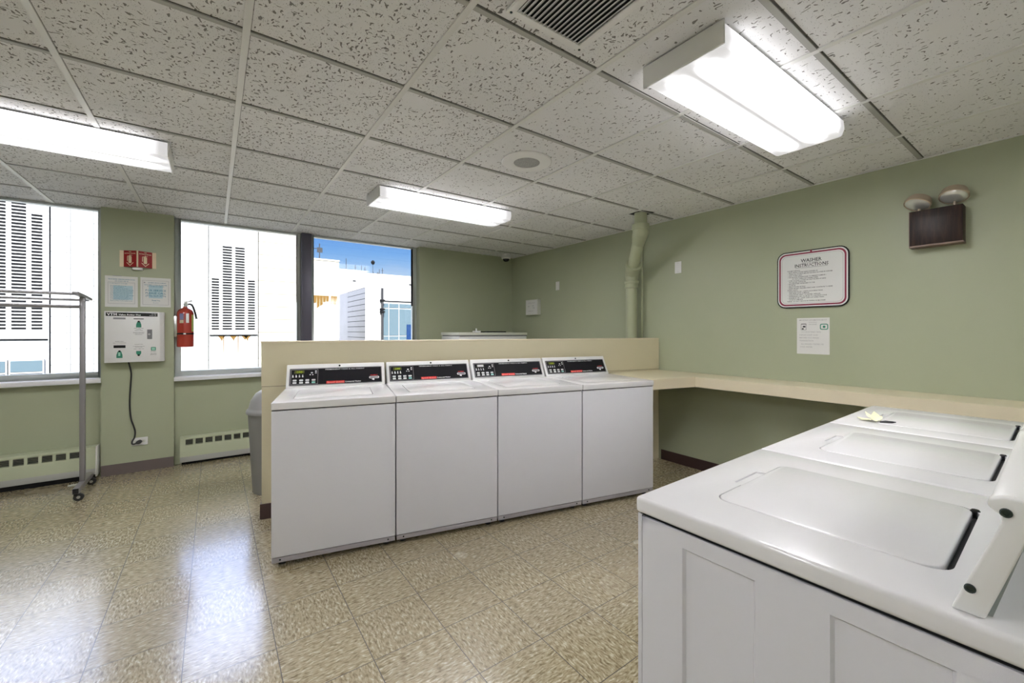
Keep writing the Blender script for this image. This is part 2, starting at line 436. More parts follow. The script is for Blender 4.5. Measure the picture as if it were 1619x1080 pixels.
# ================================================================== ROOM SHELL
XR = 3.686; YP = 5.29; YG = 5.42; XL = -3.4; YB = -2.8
struct(MB().box(XL-.1, XR+.1, YB-.1, YG+.15, -.12, 0).build('floor', M_FLOOR, smooth=0))
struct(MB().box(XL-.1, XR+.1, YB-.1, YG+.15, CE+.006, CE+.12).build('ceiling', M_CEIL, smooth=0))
g = MB(); i = -6
while GX+GT*i < XR:
    x = GX+GT*i
    if x > XL: g.box(x-.012, x+.012, YB, YG-.02, CE, CE+.007)
    i += 1
struct(g.build('trim_1', M_GRID, smooth=0))
g = MB(); j = -7
while GY+GT*j < YG:
    y = GY+GT*j
    if y > YB:
        i = -6
        while GX+GT*i < XR:
            a, b_ = max(XL, GX+GT*i+.012), min(XR, GX+GT*(i+1)-.012)
            if b_ > a: g.box(a, b_, y-.011, y+.011, CE+.001, CE+.007)
            i += 1
    j += 1
struct(g.build('trim_2', M_TEE, smooth=0))
# edge angle where the ceiling meets the right wall
struct(MB().box(XR-.014, XR, YB, YP, CE-.001, CE+.006).build('trim_3', M_GRID, smooth=0))
struct(MB().box(XR, XR+.1, YB, YG+.15, 0, CE+.01).build('wall_right', M_WALL, smooth=0))
struct(MB().box(XL-.1, XL, YB, YG+.15, 0, CE+.01).build('wall_left', M_WALL, smooth=0))
struct(MB().box(XL, XR, YB-.1, YB, 0, CE+.01).build('wall_front', M_WALL, smooth=0))
# window wall: low wall under the glass, the pier, the blank stretch at the right
struct(MB().box(XL, 2.19, 5.345, YG+.15, 0, .84).build('wall_back', M_WALL, smooth=0))
struct(MB().box(-.812, -.309, YP, YG+.15, 0, CE+.01).build('wall_pier', M_WALL, smooth=0))
struct(MB().box(2.19, XR, YP, YG+.15, 0, CE+.01).build('wall_back_right', M_WALL, smooth=0))
b = MB().box(-.812, -.309, YP-.008, YP, 0, .098); struct(b.build('baseboard_pier', M_BASE, bevel=.002, seg=1))
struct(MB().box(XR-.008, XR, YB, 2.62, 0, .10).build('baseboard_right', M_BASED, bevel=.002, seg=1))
struct(MB().box(2.19, XR-.01, YP-.008, YP, 0, .10).build('baseboard_back', M_BASE))

def window(n, x0, x1, sill_z, jamb_l=.03, jamb_r=.03):
    w = bpy.data.objects.new('window_%d' % n, None); C.objects.link(w); struct(w)
    zt = CE+.004; zs = sill_z
    f = MB()
    f.box(x0, x0+jamb_l, YG-.03, YG+.03, zs, zt); f.box(x1-jamb_r, x1, YG-.03, YG+.03, zs, zt)
    f.box(x0+jamb_l, x1-jamb_r, YG-.03, YG+.03, zs, zs+.05); f.box(x0+jamb_l, x1-jamb_r, YG-.03, YG+.03, zt-.02, zt)
    f.build('window_frame', M_ALU, w, bevel=.003, seg=1)
    MB().box(x0+jamb_l, x1-jamb_r, YG-.004, YG+.002, zs+.05, zt-.02).build('window_pane', M_GLASS, w, smooth=0)
    MB().box(x0, x1, 5.265, YG-.03, zs-.038, zs).build('window_sill', M_SILL, w, bevel=.004)
    return w
window(1, XL+.02, -.813, .888)
window(2, -.308, .80, .862, .045, .035)
window(3, .905, 2.19, .862, .03, .055)
mu = MB().box(.80, .905, YG-.10, YG+.06, .862, CE+.003).build('trim_4', M_ALUD, bevel=.004); struct(mu)

# ================================================================== LOW PARTITION AND COUNTER
A = math.radians(-12.98)
U = Vector((math.cos(A), math.sin(A), 0)); Nn = Vector((-math.sin(A), math.cos(A), 0))
W0 = Vector((.262, 2.674, 0))
def wl(u, d, z=0): return W0 + U*u + Nn*d + Vector((0, 0, z))
p = thing('partition', 'low beige laminate partition behind the row of four washers', 'partition', tuple(wl(-.167, .745)), A)
PLEN = 3.50; PH = 1.238; TH = .115
# the far end is cut on the skew so that it meets the right wall
def skew(d): return (XR-.002 - wl(-.167, .745+d)[0]) / U[0]
def slab(z0, z1, d0=0.0, d1=TH, u0=0.0):
    return MB().prism([(u0, d0), (skew(d0), d0), (skew(d1), d1), (u0, d1)], z0, z1, 'z')
slab(.0, .920, .0015, TH-.0015, .0015).build('lower_panel', M_LAM, p, smooth=0)
slab(.923, PH-.012).build('upper_panel', M_LAM, p, smooth=0)
slab(.920, .923, .002, TH-.002, .002).build('panel_joint', M_LINE, p, smooth=0)
slab(PH-.012, PH, -.004, TH+.004, -.004).build('top_cap', M_LAMF, p, bevel=.002, seg=1)
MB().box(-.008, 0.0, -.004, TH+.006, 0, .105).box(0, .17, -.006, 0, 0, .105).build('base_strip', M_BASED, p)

ct = thing('folding_counter', 'beige laminate counter running along the green wall and partition', 'counter', (0, 0, 0))
CT, CB = .912, .826
c0 = wl(2.66, .735); XF = 3.352
inner = Vector((XF, 2.045, 0))
# leg along partition: right of the fourth washer
q0 = wl(2.655, .02); 
# where the front edge line (parallel to partition) through inner meets the washer side
dloc = (inner - W0).dot(Nn)
pf = wl(2.655, dloc); pb = wl(2.655, .742)
xw = XR-.003
yw = wl(skew(0)-.167, .742)[1]
yend = -1.2
top = [(pf.x, pf.y), (inner.x, inner.y), (XF, yend), (xw, yend), (xw, yw+.004), (pb.x, pb.y)]
MB().prism(top, CT-.028, CT, 'z').build('worktop', M_LAM, ct, smooth=0)
MB().prism([(XF-.006, inner.y), (XF, inner.y), (XF, yend), (XF-.006, yend)], CB, CT-.002, 'z').build('fascia', M_LAMF, ct, smooth=0)
dn = -Nn*.006
MB().prism([(pf.x, pf.y), (inner.x-.004, inner.y), (inner.x-.004+dn.x, inner.y+dn.y), (pf.x+dn.x, pf.y+dn.y)], CB, CT-.002, 'z').build('fascia', M_LAMF, ct, smooth=0)
MB().box(xw-.02, xw, yend, yw-.02, CB+.02, CT-.028).build('wall_cleat', M_LAM, ct, smooth=0)
MB().box(XF-.008, XF-.004, inner.y-.004, inner.y+.001, CB, CT-.002).build('corner_joint', M_LINE, ct, smooth=0)

# ================================================================== BACK ROW WASHERS
def washer_a():
    t = thing('washing_machine', '', 'washing machine', (0,0,0), 0, 'row of four washers against the partition')
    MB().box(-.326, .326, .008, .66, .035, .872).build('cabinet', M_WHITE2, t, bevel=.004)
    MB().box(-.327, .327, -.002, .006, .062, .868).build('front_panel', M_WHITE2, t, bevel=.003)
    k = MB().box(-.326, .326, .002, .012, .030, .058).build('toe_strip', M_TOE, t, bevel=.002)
    for x in (-.285, .285): MB().cyl((x, .0025, .046), (x, -.001, .046), .0045, n=10).build('screw', M_SCREW, k)
    for x in (-.28, .28):
        for y in (.06, .60): MB().cyl((x, y, 0), (x, y, .036), .02, .016, n=12).build('foot', M_RUB, t)
    MB().box(-.324, .324, .004, .60, .8685, .8745).build('seam', M_DARK, t, smooth=0)
    dk = MB().box(-.3285, .3285, -.010, .70, .874, .916).build('top_deck', M_WHITE, t, bevel=.006, seg=3)
    boolcut(dk, [MB().prism(rrect(-.233, .208, .105, .515, .02), .906, .93, 'z')])
    MB().prism(rrect(-.2305, .2055, .108, .511, .02), .9062, .918, 'z').build('lid', M_WHITE, t, bevel=.0025, seg=2)
    # console
    c = MB().prism([(.600, .914), (.722, .914), (.722, 1.050), (.700, 1.072), (.692, 1.072)], -.323, .323, 'x').build('console', M_WPLAS, t, bevel=.006, seg=3)
    F = frame((0, .600, .914), (1, 0, 0), (0, .092, .158))
    o = .0006
    fr = MB(F).ring(rrect(-.305, .303, .020, .151, .006), rrect(-.300, .298, .025, .146, .004), -.001, .0035).build('bezel', M_GREY, t)
    pn = MB(F).prism(rrect(-.302, .300, .022, .149, .004), -.001, .0014, 'z').build('control_panel', M_BLACK, t, smooth=0)
    md = MB(F).ring(rrect(-.296, -.126, .030, .143, .003), rrect(-.2935, -.1285, .0325, .1405, .002), .0012, .0028).build('keypad_frame', M_GREY, t)
    F2 = F @ Matrix.Translation((0, 0, .0016))
    MB(F2).prism(rrect(-.275, -.213, .112, .136, .004), 0, .001, 'z').build('display', M_DISP, t, smooth=0)
    return t, F2
def washer_a_print(t, F2, disp):
    for (x, v) in [(x, v) for x in (-.283, -.243, -.205) for v in (.036, .054)] + [(-.166, .054)]:
        MB(F2).prism(rrect(x, x+.024, v, v+.013, .004), 0, .0015, 'z').build('button', M_BTN, t, smooth=0)
    for (a, b_, c, d) in ((-.146, -.135, .124, .132), (-.146, -.135, .110, .118), (-.172, -.160, .112, .120), (-.180, -.172, .098, .104), (-.164, -.156, .098, .104)):
        MB(F2).box(a, b_, c, d, 0, .001).build('indicator', M_BTN, t, smooth=0)
    for x in (-.286, -.266, -.246, -.226): MB(F2).box(x-.001, x+.008, .084, .091, 0, .001).add([(x, .091, .0005), (x+.006, .091, .0005), (x+.006, .103, .0005), (x, .103, .0005)], [(0,1,2,3)]).build('cycle_indicator', M_BTN, t, smooth=0)
    MB(F2).prism(rrect(-.166, -.142, .036, .049, .004), 0, .0015, 'z').build('start_button', M_BTNG, t, smooth=0)
    if disp: lettering('display_digits', [('100', -.244, .116, .022, 'CENTER', .02, .034)], M_LED, F2, t, .0016)
    else: MB(F2).prism(rrect(-.270, -.218, .115, .133, .002), .001, .0016, 'z').build('display_cover', M_BTN, t, smooth=0)
    lettering('top_lettering', [('PERMANENT PRESS & ALL FABRIC', .05, .134, .011, 'CENTER', .01, .26)], M_PWHITE, F2, t)
    lettering('model_lettering', [('Commercial Washer', .048, .033, .014, 'LEFT', .02, .108)], M_PWHITE, F2, t)
    MB(F2).box(-.072, .046, .0285, .047, 0, .0006).build('brand_block', M_PRED, t, smooth=0)
    lettering('brand_lettering', [('Speed Queen', -.068, .032, .017, 'LEFT', .025, .110)], M_PRED if False else MATS.setdefault('print_pink', mat('print_pink', (.9, .32, .30), .5)), F2, t, .0012)
    MB(F2).ring(rrect(.213, .281, .054, .070, .006), rrect(.217, .277, .058, .066, .003), 0, .002).cyl((.243, .046, 0), (.243, .046, .002), .006, n=14).box(.232, .238, .044, .050, 0, .001).build('card_slot', M_PWHITE, t, smooth=0)
    lettering('slot_lettering', [('PAYMENT', .247, .077, .010, 'CENTER', .02, .05)], M_PRED, F2, t)
    Fl = frame((0, .600, .914), (1, 0, 0), (0, .092, .158))
    MB(Fl).cyl((.013, .166, -.002), (.013, .166, .003), .0065, n=16).build('lock', M_BLACK, t)
labs = ['white top-load washer in the back row, nearest the grey bin',
        'white washer second from the left in the row against the partition',
        'white washer third from the left against the partition, display unlit and pale',
        'white washer at the right end of the back row, beside the corner counter']
for k in range(4):
    t, F2 = washer_a() if k == 0 else (None, F2)
    if k == 0: base_t = t; base_children = list(t.children)
    pos = wl(-.012+.6605*(k+.5), 0)
    if k == 0:
        t.location = pos; t.rotation_euler = (0, 0, A); t['label'] = labs[0]
        washer_a_print(t, F2, True)
    elif k in (1, 3):
        dup(base_t, pos, A, labs[k])
    else:
        r = dup(base_t, pos, A, labs[2])
        for ch in list(r.children):
            if ch.name.startswith('display_digits'): bpy.data.objects.remove(ch)
        MB(F2).prism(rrect(-.270, -.218, .115, .133, .002), .001, .0016, 'z').build('display_cover', M_BTN, r, smooth=0)

# ================================================================== NEAR ROW WASHERS (fronts facing the aisle)
RA = math.radians(1.2)
EX = Vector((math.cos(RA), math.sin(RA), 0)); O2 = Vector((.812, .647, 0))
def washer_b():
    t = thing('washing_machine', '', 'washing machine', (0,0,0), 0, 'near row of three washers')
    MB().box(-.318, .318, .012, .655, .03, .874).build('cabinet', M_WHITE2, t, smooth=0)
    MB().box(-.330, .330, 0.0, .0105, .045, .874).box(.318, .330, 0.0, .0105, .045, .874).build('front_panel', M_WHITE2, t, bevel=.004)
    for sgn in (1, -1):
        ys = [.0145, .119, .270, .389, .537, .655]; zs = [.03, .10, .838, .872]
        s = MB(); X = .330*sgn; D = .329*sgn-.006*sgn; w = .005
        for a in range(5):
            for c in range(3):
                y0, y1, z0, z1 = ys[a], ys[a+1], zs[c], zs[c+1]
                if a in (1, 3) and c == 1:
                    o_ = [(X, y0, z0), (X, y1, z0), (X, y1, z1), (X, y0, z1)]
                    i_ = [(D, y0+w, z0+w), (D, y1-w, z0+w), (D, y1-w, z1-w), (D, y0+w, z1-w)]
                    s.add(o_+i_, [(0,1,5,4), (1,2,6,5), (2,3,7,6), (3,0,4,7), (4,5,6,7)])
                else: s.add([(X, y0, z0), (X, y1, z0), (X, y1, z1), (X, y0, z1)], [(0,1,2,3)])
        I = .319*sgn   # returns so the panel has thickness
        s.add([(X, ys[0], .03), (X, ys[0], .872), (I, ys[0], .872), (I, ys[0], .03)], [(0,1,2,3)])
        s.add([(X, ys[-1], .03), (X, ys[-1], .872), (I, ys[-1], .872), (I, ys[-1], .03)], [(0,1,2,3)])
        s.build('side_panel', M_WHITE2, t, smooth=50)
    MB().box(-.322, .322, .006, .65, .871, .8775).build('seam', M_DARK, t, smooth=0)
    for x in (-.28, .28):
        for y in (.06, .60): MB().cyl((x, y, 0), (x, y, .032), .02, .016, n=12).build('foot', M_RUB, t)
    dk = MB().box(-.3325, .3325, -.004, .665, .877, .915).build('top_deck', M_WHITE, t, bevel=.009, seg=4)
    cuts = [MB().prism(rrect(-.1975, .1975, .118, .516, .035, 8), .898, .95, 'z'),
            MB().add([(-.075,.088,.9155),(.055,.088,.9155),(.065,.125,.9155),(-.085,.125,.9155),(-.06,.100,.916),(.04,.100,.916),(.05,.125,.903),(-.07,.125,.903)],
                     [(0,1,2,3),(4,7,6,5),(0,4,5,1),(1,5,6,2),(2,6,7,3),(3,7,4,0)])]
    boolcut(dk, cuts[:1])
    # finger scoop: shallow bowl sunk in the deck ahead of the lid
    sc_ = MB().prism([(-.075,.097), (.05,.097), (.062,.121), (-.087,.121)], .9105, .9158, 'z')
    boolcut(dk, [sc_])
    MB().box(-.30, .30, .10, .53, .893, .8985).build('lid_well', M_WHITE, t, smooth=0)
    MB().prism(rrect(-.1950, .1950, .1205, .5055, .033, 8), .903, .9165, 'z').build('lid', M_WHITE, t, bevel=.003, seg=3)
    MB().box(-.165, .165, .506, .5145, .8986, .9040).build('hinge_gap', M_DARK, t, smooth=0)
    MB().lathe([(.009, .898), (.009, .914), (.006, .918), (0, .919)], 16, (-.186, .508, 0)).build('lid_switch', M_BLACK, t)
    # console: leaning front, hooded nose, open at the back
    prof = [(.529, .9152), (.562, .9152), (.599, 1.035), (.612, 1.057), (.665, 1.060), (.665, 1.088), (.578, 1.088), (.565, 1.082), (.564, 1.073), (.576, 1.062), (.577, 1.052)]
    inner_ = [(.555, .9155), (.640, .9155), (.660, 1.062), (.600, 1.070), (.578, 1.062)]
    MB().prism(inner_[:1]+[(.568, .9155), (.602, 1.045), (.662, 1.06), (.600, 1.070), (.585, 1.06)], -.295, .295, 'x').build('control_panel', mat('grey_green_panel', (.33, .37, .36), .35), t, smooth=0)
    MB().prism([(.565, 1.073), (.579, 1.062), (.665, 1.062), (.665, 1.088), (.578, 1.088), (.566, 1.082)], -.297, .297, 'x').build('console_hood', M_WPLAS, t, bevel=.004, seg=2)
    for s0, s1 in ((.297, .312), (-.312, -.297)):
        e = MB().prism(prof, s0, s1, 'x').build('console_end', M_WPLAS, t, bevel=.003, seg=3)
        sg = 1 if s0 > 0 else -1; xx = .312*sg
        for (yy, zz) in ((.548, .952), (.581, 1.068)):
            w_ = MB().lathe([(.0062, 0), (.0062, .0018), (.0050, .0030), (.0030, .0030), (.0026, .0012), (0, .0012)], 16, (0, 0, 0), 'x')
            w_.v = [(xx+p[0]*sg, yy+p[1], zz+p[2]) for p in w_.v]
            w_.build('screw', M_SCREW, e)
    return t
labs = ['nearest white top-load washer, its panelled side facing the camera',
        'middle white washer of the near row of three',
        'far washer of the near row, yellow scrap on its lid, beside the counter']
for k in range(3):
    pos = O2 + EX*(.333+.667*k)
    if k == 0:
        tb = washer_b(); tb.location = pos; tb.rotation_euler = (0, 0, PI+RA); tb['label'] = labs[0]
    else:
        dup(tb, pos, PI+RA, labs[k])

# crumpled yellow scrap and a dark pen stub on the third washer
def scrap():
    bm = MB(); random.seed(3)
    def petal(cx, cy, ang, ln, wd, lift, bend):
        vs = []; n = 5
        for i in range(n):
            s = i/(n-1); w = wd*math.sin(PI*(.18+.78*s))*.5+.002
            z = .0012 + lift*s**1.3 - bend*s*s
            x = cx+math.cos(ang)*ln*s; y = cy+math.sin(ang)*ln*s
            px_, py_ = -math.sin(ang), math.cos(ang)
            vs += [(x+px_*w, y+py_*w, z+.004*math.sin(7*s)), (x, y, z+.005*s), (x-px_*w, y-py_*w, z)]
        top = len(vs)
        vs += [(a, b, c-.0011) for a, b, c in vs]; fs = []
        for i in range(n-1):
            for k in (0, 1):
                a = i*3+k; fs += [(a, a+3, a+4, a+1), (top+a, top+a+1, top+a+4, top+a+3)]
        for i in range(n-1): fs += [(i*3, top+i*3, top+i*3+3, i*3+3), (i*3+2, i*3+5, top+i*3+5, top+i*3+2)]
        fs += [(0, 1, top+1, top), (1, 2, top+2, top+1)]; e = (n-1)*3; fs += [(e, top+e, top+e+1, e+1), (e+1, top+e+1, top+e+2, e+2)]
        bm.add(vs, fs)
    petal(0, 0, 2.5, .085, .05, .004, 0); petal(0, 0, 1.9, .05, .045, .045, .01); petal(0, 0, .2, .055, .04, .02, .004)
    petal(.0, .0, -2.6, .06, .04, .005, 0); petal(.01, 0, 1.0, .045, .05, .035, 0); petal(0, 0, -1.2, .03, .04, .003, 0)
    return bm.build('paper_scrap', M_YEL, smooth=0)
s = scrap(); s.location = (2.318, .560, .9212); s.rotation_euler = (0, 0, -.55); s.scale = (.72, .72, .8)
tag(s, 'crumpled pale yellow paper scrap on the far washer of the near row', 'paper')
pn = MB().tube([(0, 0, .005), (.02, .001, .006), (.045, -.002, .005), (.062, .001, .005)], [.003, .005, .0045, .0018], 8).build('pen_stub', M_BLACK)
pn.location = (2.288, .535, .9160); pn.rotation_euler = (0, 0, -.75); tag(pn, 'short black stub lying beside the yellow scrap on the washer', 'pen')

# ================================================================== CEILING FIXTURES
m_l = m_lens('diffuser_glow', -.165, .165)
def fixture(label, loc, rotz=0):
    t = thing('ceiling_light', label, 'ceiling light', loc, rotz, 'fluorescent ceiling lights')
    H = .085
    MB().box(-.60, .60, -.16, .16, -.018, 0).build('housing', M_WPLAS, t, bevel=.002)
    prof = [(-.168, -.006), (-.172, -.05), (-.160, -H+.004), (-.150, -H), (.150, -H), (.160, -H+.004), (.172, -.05), (.168, -.006), (.160, -.006), (.160, -.019), (-.160, -.019), (-.160, -.006)]
    MB().prism(prof, -.598, .600, 'x').build('diffuser', m_l, t, smooth=30)
    for sx in (-1, 1):
        if sx < 0: MB().box(-.606, -.598, -.176, .176, -H-.003, 0).build('end_cap', M_WPLAS, t, bevel=.002)
    return t
L1 = fixture('large bright fluorescent light nearest the camera, beside the air vent', (2.06, .945, CE-.0005), math.radians(-.4))
L2 = dup(L1, (1.615, 3.375, CE-.0005), math.radians(-1.0), 'fluorescent light over the partition, beyond the round speaker')
L3 = dup(L1, (-.815, 3.40, CE-.0005), PI+math.radians(0), 'fluorescent light at the left near the windows, cut by the frame')
FILL4 = dup(L1, (-.90, .945, CE-.0005), 0, 'added fill light, unseen overhead behind the camera at the left')  # this and the next two are added out of view to light the room
FILL5 = dup(L1, (2.06, -1.50, CE-.0005), 0, 'added fill light, unseen behind the near washers')
FILL6 = dup(L1, (-.90, -1.50, CE-.0005), 0, 'added fill light, unseen at the rear left of the room')

v = thing('ceiling_vent', 'square white louvred air vent in the ceiling beside the near light', 'vent', (.987, 1.030, CE-.0005))
S = .176; I_ = .146
MB().ring([(-S,-S),(S,-S),(S,S),(-S,S)], [(-I_,-I_),(I_,-I_),(I_,I_),(-I_,I_)], -.010, 0).build('frame', M_WPLAS, v, bevel=.003, seg=1)
MB().box(-I_, I_, -I_, I_, -.0015, -.0005).build('backing', M_DARK, v, smooth=0)
for k in range(16):
    x = -I_ + (k+.5)*(2*I_/16)
    MB().prism([(x-.0085, -.010), (x-.0065, -.0115), (x+.006, -.003), (x+.005, -.0018)], -I_, I_, 'y').build('slat', mat('vent_slat', (.66, .67, .69), .35), v, smooth=0)
for x, y in ((-S+.014, S-.014), (S-.014, S-.014), (-S+.014, -S+.014), (S-.014, -S+.014)): MB().cyl((x, y, -.0115), (x, y, -.009), .005, n=10).build('screw', M_SCREW, v)

sp = thing('ceiling_speaker', 'round white ceiling speaker with grey mesh centre', 'speaker', (1.657, 2.213, CE+.0055))
MB().lathe([(0, 0), (.165, 0), (.166, -.004), (.160, -.009), (.10, -.012), (.086, -.010), (.085, -.004), (0, -.004)], 48).build('bezel', M_WPLAS, sp)
gm = G('speaker_mesh'); vv = gm.n('ShaderNodeTexVoronoi'); gm.L.new(gm.P, vv.inputs['Vector']); vv.inputs['Scale'].default_value = 320
gm.base(gm.ramp(vv.outputs['Distance'], [(.2, (.12, .12, .12)), (.6, (.42, .42, .42))]), .5)
MB().lathe([(.0845, -.004), (.0845, -.0075), (.04, -.0095), (0, -.010)], 40).build('grille', gm.m, sp)
MB().lathe([(.005, -.0098), (.005, -.0120), (0, -.0125)], 12).build('logo_badge', M_STEEL, sp)

cm = thing('security_camera', 'small white dome security camera in the far ceiling corner', 'camera', (3.42, 5.07, CE-.0005))
MB().lathe([(0, 0), (.066, 0), (.068, -.004), (.068, -.052), (.060, -.062), (0, -.062)], 28).build('housing', M_WPLAS, cm)
MB().lathe([(.048, -.0625), (.046, -.078), (.034, -.094), (.016, -.101), (0, -.103)], 24).build('dome', M_BLACK, cm)

# ================================================================== DRAIN PIPE
dp = thing('drain_pipe', 'thick green painted drain pipe bending down to behind the partition', 'pipe', (3.56, 2.90, 0))
a3 = Vector((-.31, -.36, CE+.004)); b3 = Vector((-.31, -.36, 2.25)); c3 = Vector((0, 0, 1.915)); d3 = Vector((0, 0, 0))
dr = (c3-b3).normalized(); Z3 = Vector((0, 0, 1))
MB().tube([a3, b3+Z3*.03, b3+dr*.03, c3-dr*.03, c3-Z3*.03, d3], .058, 28).build('pipe_run', M_PIPE, dp)
MB().cyl(b3+Z3*.070, b3+Z3*.020, .082, .080, 28).build('elbow_hub', M_PIPE, dp, bevel=.005, seg=2)
MB().tube([b3+Z3*.022, b3-Z3*.005, b3+dr*.05, b3+dr*.13], [.073, .074, .072, .061], 28).build('elbow', M_PIPE, dp)
MB().cyl(c3-dr*.150, c3-dr*.095, .083, .080, 28).build('elbow_hub', M_PIPE, dp, bevel=.005, seg=2)
MB().tube([c3-dr*.097, c3-dr*.03, c3-Z3*.02, c3-Z3*.07], [.074, .073, .070, .061], 28).build('elbow', M_PIPE, dp)
MB().lathe([(.058, 1.762), (.071, 1.764), (.072, 1.775), (.068, 1.783), (.068, 1.808), (.074, 1.815), (.075, 1.835), (.071, 1.842), (.058, 1.843)], 32).build('coupling', M_PIPE, dp)
MB().add([(-.40,-.43,CE+.0045),(-.23,-.46,CE+.0045),(-.20,-.30,CE+.0045),(-.37,-.27,CE+.0045),(-.40,-.43,CE+.0056),(-.23,-.46,CE+.0056),(-.20,-.30,CE+.0056),(-.37,-.27,CE+.0056)],
         [(0,3,2,1),(4,5,6,7),(0,1,5,4),(1,2,6,5),(2,3,7,6),(3,0,4,7)]).build('ceiling_hole', M_DARK, dp, smooth=0)
tp = MB().tube([(3.66, 2.845, CE), (3.66, 2.845, 1.2), (3.66, 2.845, 0)], .014, 12).build('conduit', M_PIPE); tag(tp, 'thin green conduit on the wall just right of the thick drain pipe', 'pipe')

# ================================================================== RIGHT WALL ITEMS
def RW(y, z, off=.0): return frame((XR-off, y, z), (0, -1, 0), (0, 0, 1))
sg = thing('instruction_sign', 'white washer instructions sign with maroon border on the green wall', 'sign', (XR-.0005, 1.273, 1.713))
Ml = frame((0, 0, 0), (0, -1, 0), (0, 0, 1))
w2, h2 = .241, .222
MB(Ml).prism(rrect(-w2, w2, -h2, h2, .062), .0, .014, 'z').build('back_board', M_BLACK, sg, bevel=.002, seg=1)
def rr(i, r): return rrect(-w2+i, w2-i, -h2+i, h2-i, r)
MB(Ml).prism(rr(.008, .055), .0135, .0150, 'z').build('face', M_PAPER, sg, smooth=0)
MB(Ml).ring(rr(.017, .048), rr(.028, .040), .0150, .0156).build('border_stripe', M_MAROON, sg, smooth=0)
MB(Ml).ring(rr(.037, .034), rr(.0385, .033), .0150, .0156).build('inner_line', M_INKG, sg, smooth=0)
MB(Ml).box(-.006, .006, h2-.018, h2-.004, .0150, .0157).build('top_mark', M_MAROON, sg, smooth=0)
T = []
T += [('WASHER', 0, .131, .036, 'CENTER', .014, .140), ('INSTRUCTIONS', 0, .094, .036, 'CENTER', .014, .225)]
body = ['FOR BEST RESULTS:', '\u2022  READ INSTRUCTIONS INSIDE WASHER LID', '\u2022  CHECK ALL POCKETS BEFORE PLACING CLOTHES IN WASHER', '\u2022  SORT YOUR LOADS', '\u2022  FOR PROPER WASHING AND TO PREVENT DAMAGE \u2013',
        '            DO NOT OVERLOAD THE MACHINES', '\u2022  LOAD CLOTHES LOOSELY IN THE TUB AND AT SIDES', '    OF TUB AND AGITATOR', '\u2022  ADD MEASURED DETERGENT TO TUB', '\u2022  CLOSE LID', '\u2022  SELECT WATER SETTING', '\u2022  INSERT MONEY, WASHER STARTS AND CONTINUES TO RINSE',
        'SIGNAL LIGHTS:', '\u2022  WASH INDICATOR \u2013 LIGHTS ON DURING WASH', '    AND RINSE UNTIL COMPLETE', '\u2022  UNBALANCED LIGHT \u2013 IF LIGHTED, OPEN LID,', '    REARRANGE LOAD, CLOSE LID TO CONTINUE CYCLE', '\u2022  WASHER IN USE \u2013 LIGHT GOES OUT WHEN WASH', '    CYCLE IS COMPLETE', 'PLEASE \u2013 DO NOT USE DYE OR TINTING IN MACHINES']
for k, s_ in enumerate(body): T.append((s_, -.165, .066-k*.0126, .0105, 'LEFT', .02))
lettering('lettering', T, M_INK, Ml, sg, .0153)
MB(Ml).box(-.062, .062, .1245, .1262, .0150, .0155).box(-.108, .108, .0865, .0882, .0150, .0155).build('underline', M_INK, sg, smooth=0)

pa = thing('paper_notice', 'small white paper notice taped below the washer instructions sign', 'notice', (XR-.0008, 1.266, 1.272))
MB(Ml).box(-.109, .109, -.139, .139, 0, .0008).build('sheet', M_PAPER, pa, smooth=0)
lettering('lettering', [('IMPORTANT INFORMATION ABOUT', 0, .118, .012, 'CENTER', .01, .185), ('WASHING', 0, .102, .011, 'CENTER', 0, .055), ('MACHINES', 0, .086, .011, 'CENTER', 0, .055)], M_INKG, Ml, pa, .0010)
lettering('lettering', [('YOU MUST WAIT UNTIL', -.080, .026, .013, 'LEFT', 0, .135), ('DISPLAY LIGHT GOES', -.092, .003, .013, 'LEFT', 0, .125), ('BEFORE YOU WASH', -.092, -.019, .013, 'LEFT', 0, .13), ('TRANSACTION', -.092, -.041, .013, 'LEFT', 0, .095)], M_INKG, Ml, pa, .0010)
lettering('lettering', [('ALL WASHES UTILITIES USE', -.080, -.067, .013, 'LEFT', 0, .150), ('COLD WATER', -.088, -.089, .013, 'LEFT', 0, .085)], M_INKG, Ml, pa, .0010)
MB(Ml).ring(rrect(-.080, -.045, .045, .095, .003), rrect(-.078, -.047, .047, .093, .002), .0008, .0012).box(-.068, -.050, .066, .078, .0008, .0012).box(-.074, -.062, .050, .060, .0008, .0012).box(-.080, -.044, .090, .094, .0008, .0012).build('sketch', M_INK, pa, smooth=0)
MB(Ml).ring(rrect(.047, .100, .048, .093, .012), rrect(.053, .094, .054, .087, .007), .0008, .0012).cyl((.074, .070, .0008), (.074, .070, .0012), .009, n=14).build('stamp', M_TEAL, pa, smooth=0)

def plate(y, z, label):
    t = thing('wall_plate', label, 'wall plate', (XR-.0005, y, z))
    MB(Ml).prism(rrect(-.036, .036, -.057, .057, .004), 0, .006, 'z').build('cover', M_WPLAS, t, bevel=.0015, seg=1)
    for q in (-.043, .043): MB(Ml).cyl((0, q, .0055), (0, q, .007), .003, n=8).build('screw', M_STEEL, t)
plate(2.425, 1.938, 'blank white wall plate on the green wall right of the drain pipe')
plate(4.232, 1.912, 'small white wall plate left of the drain pipe, above the partition')
bx = thing('wall_box', 'small white square box with a printed sheet near the far corner', 'box', (XR-.0005, 4.735, 1.648))
MB(Ml).box(-.14, .14, -.108, .108, 0, .055).build('housing', M_OFFW, bx, bevel=.004)
MB(Ml).box(-.132, .128, -.100, .102, .0545, .0560).build('sheet', M_PAPER, bx, smooth=0)
lettering('lettering', [('LAUNDRY ROOM HOURS', 0, .055, .018, 'CENTER', 0, .17)], M_INKG, Ml, bx, .0563)
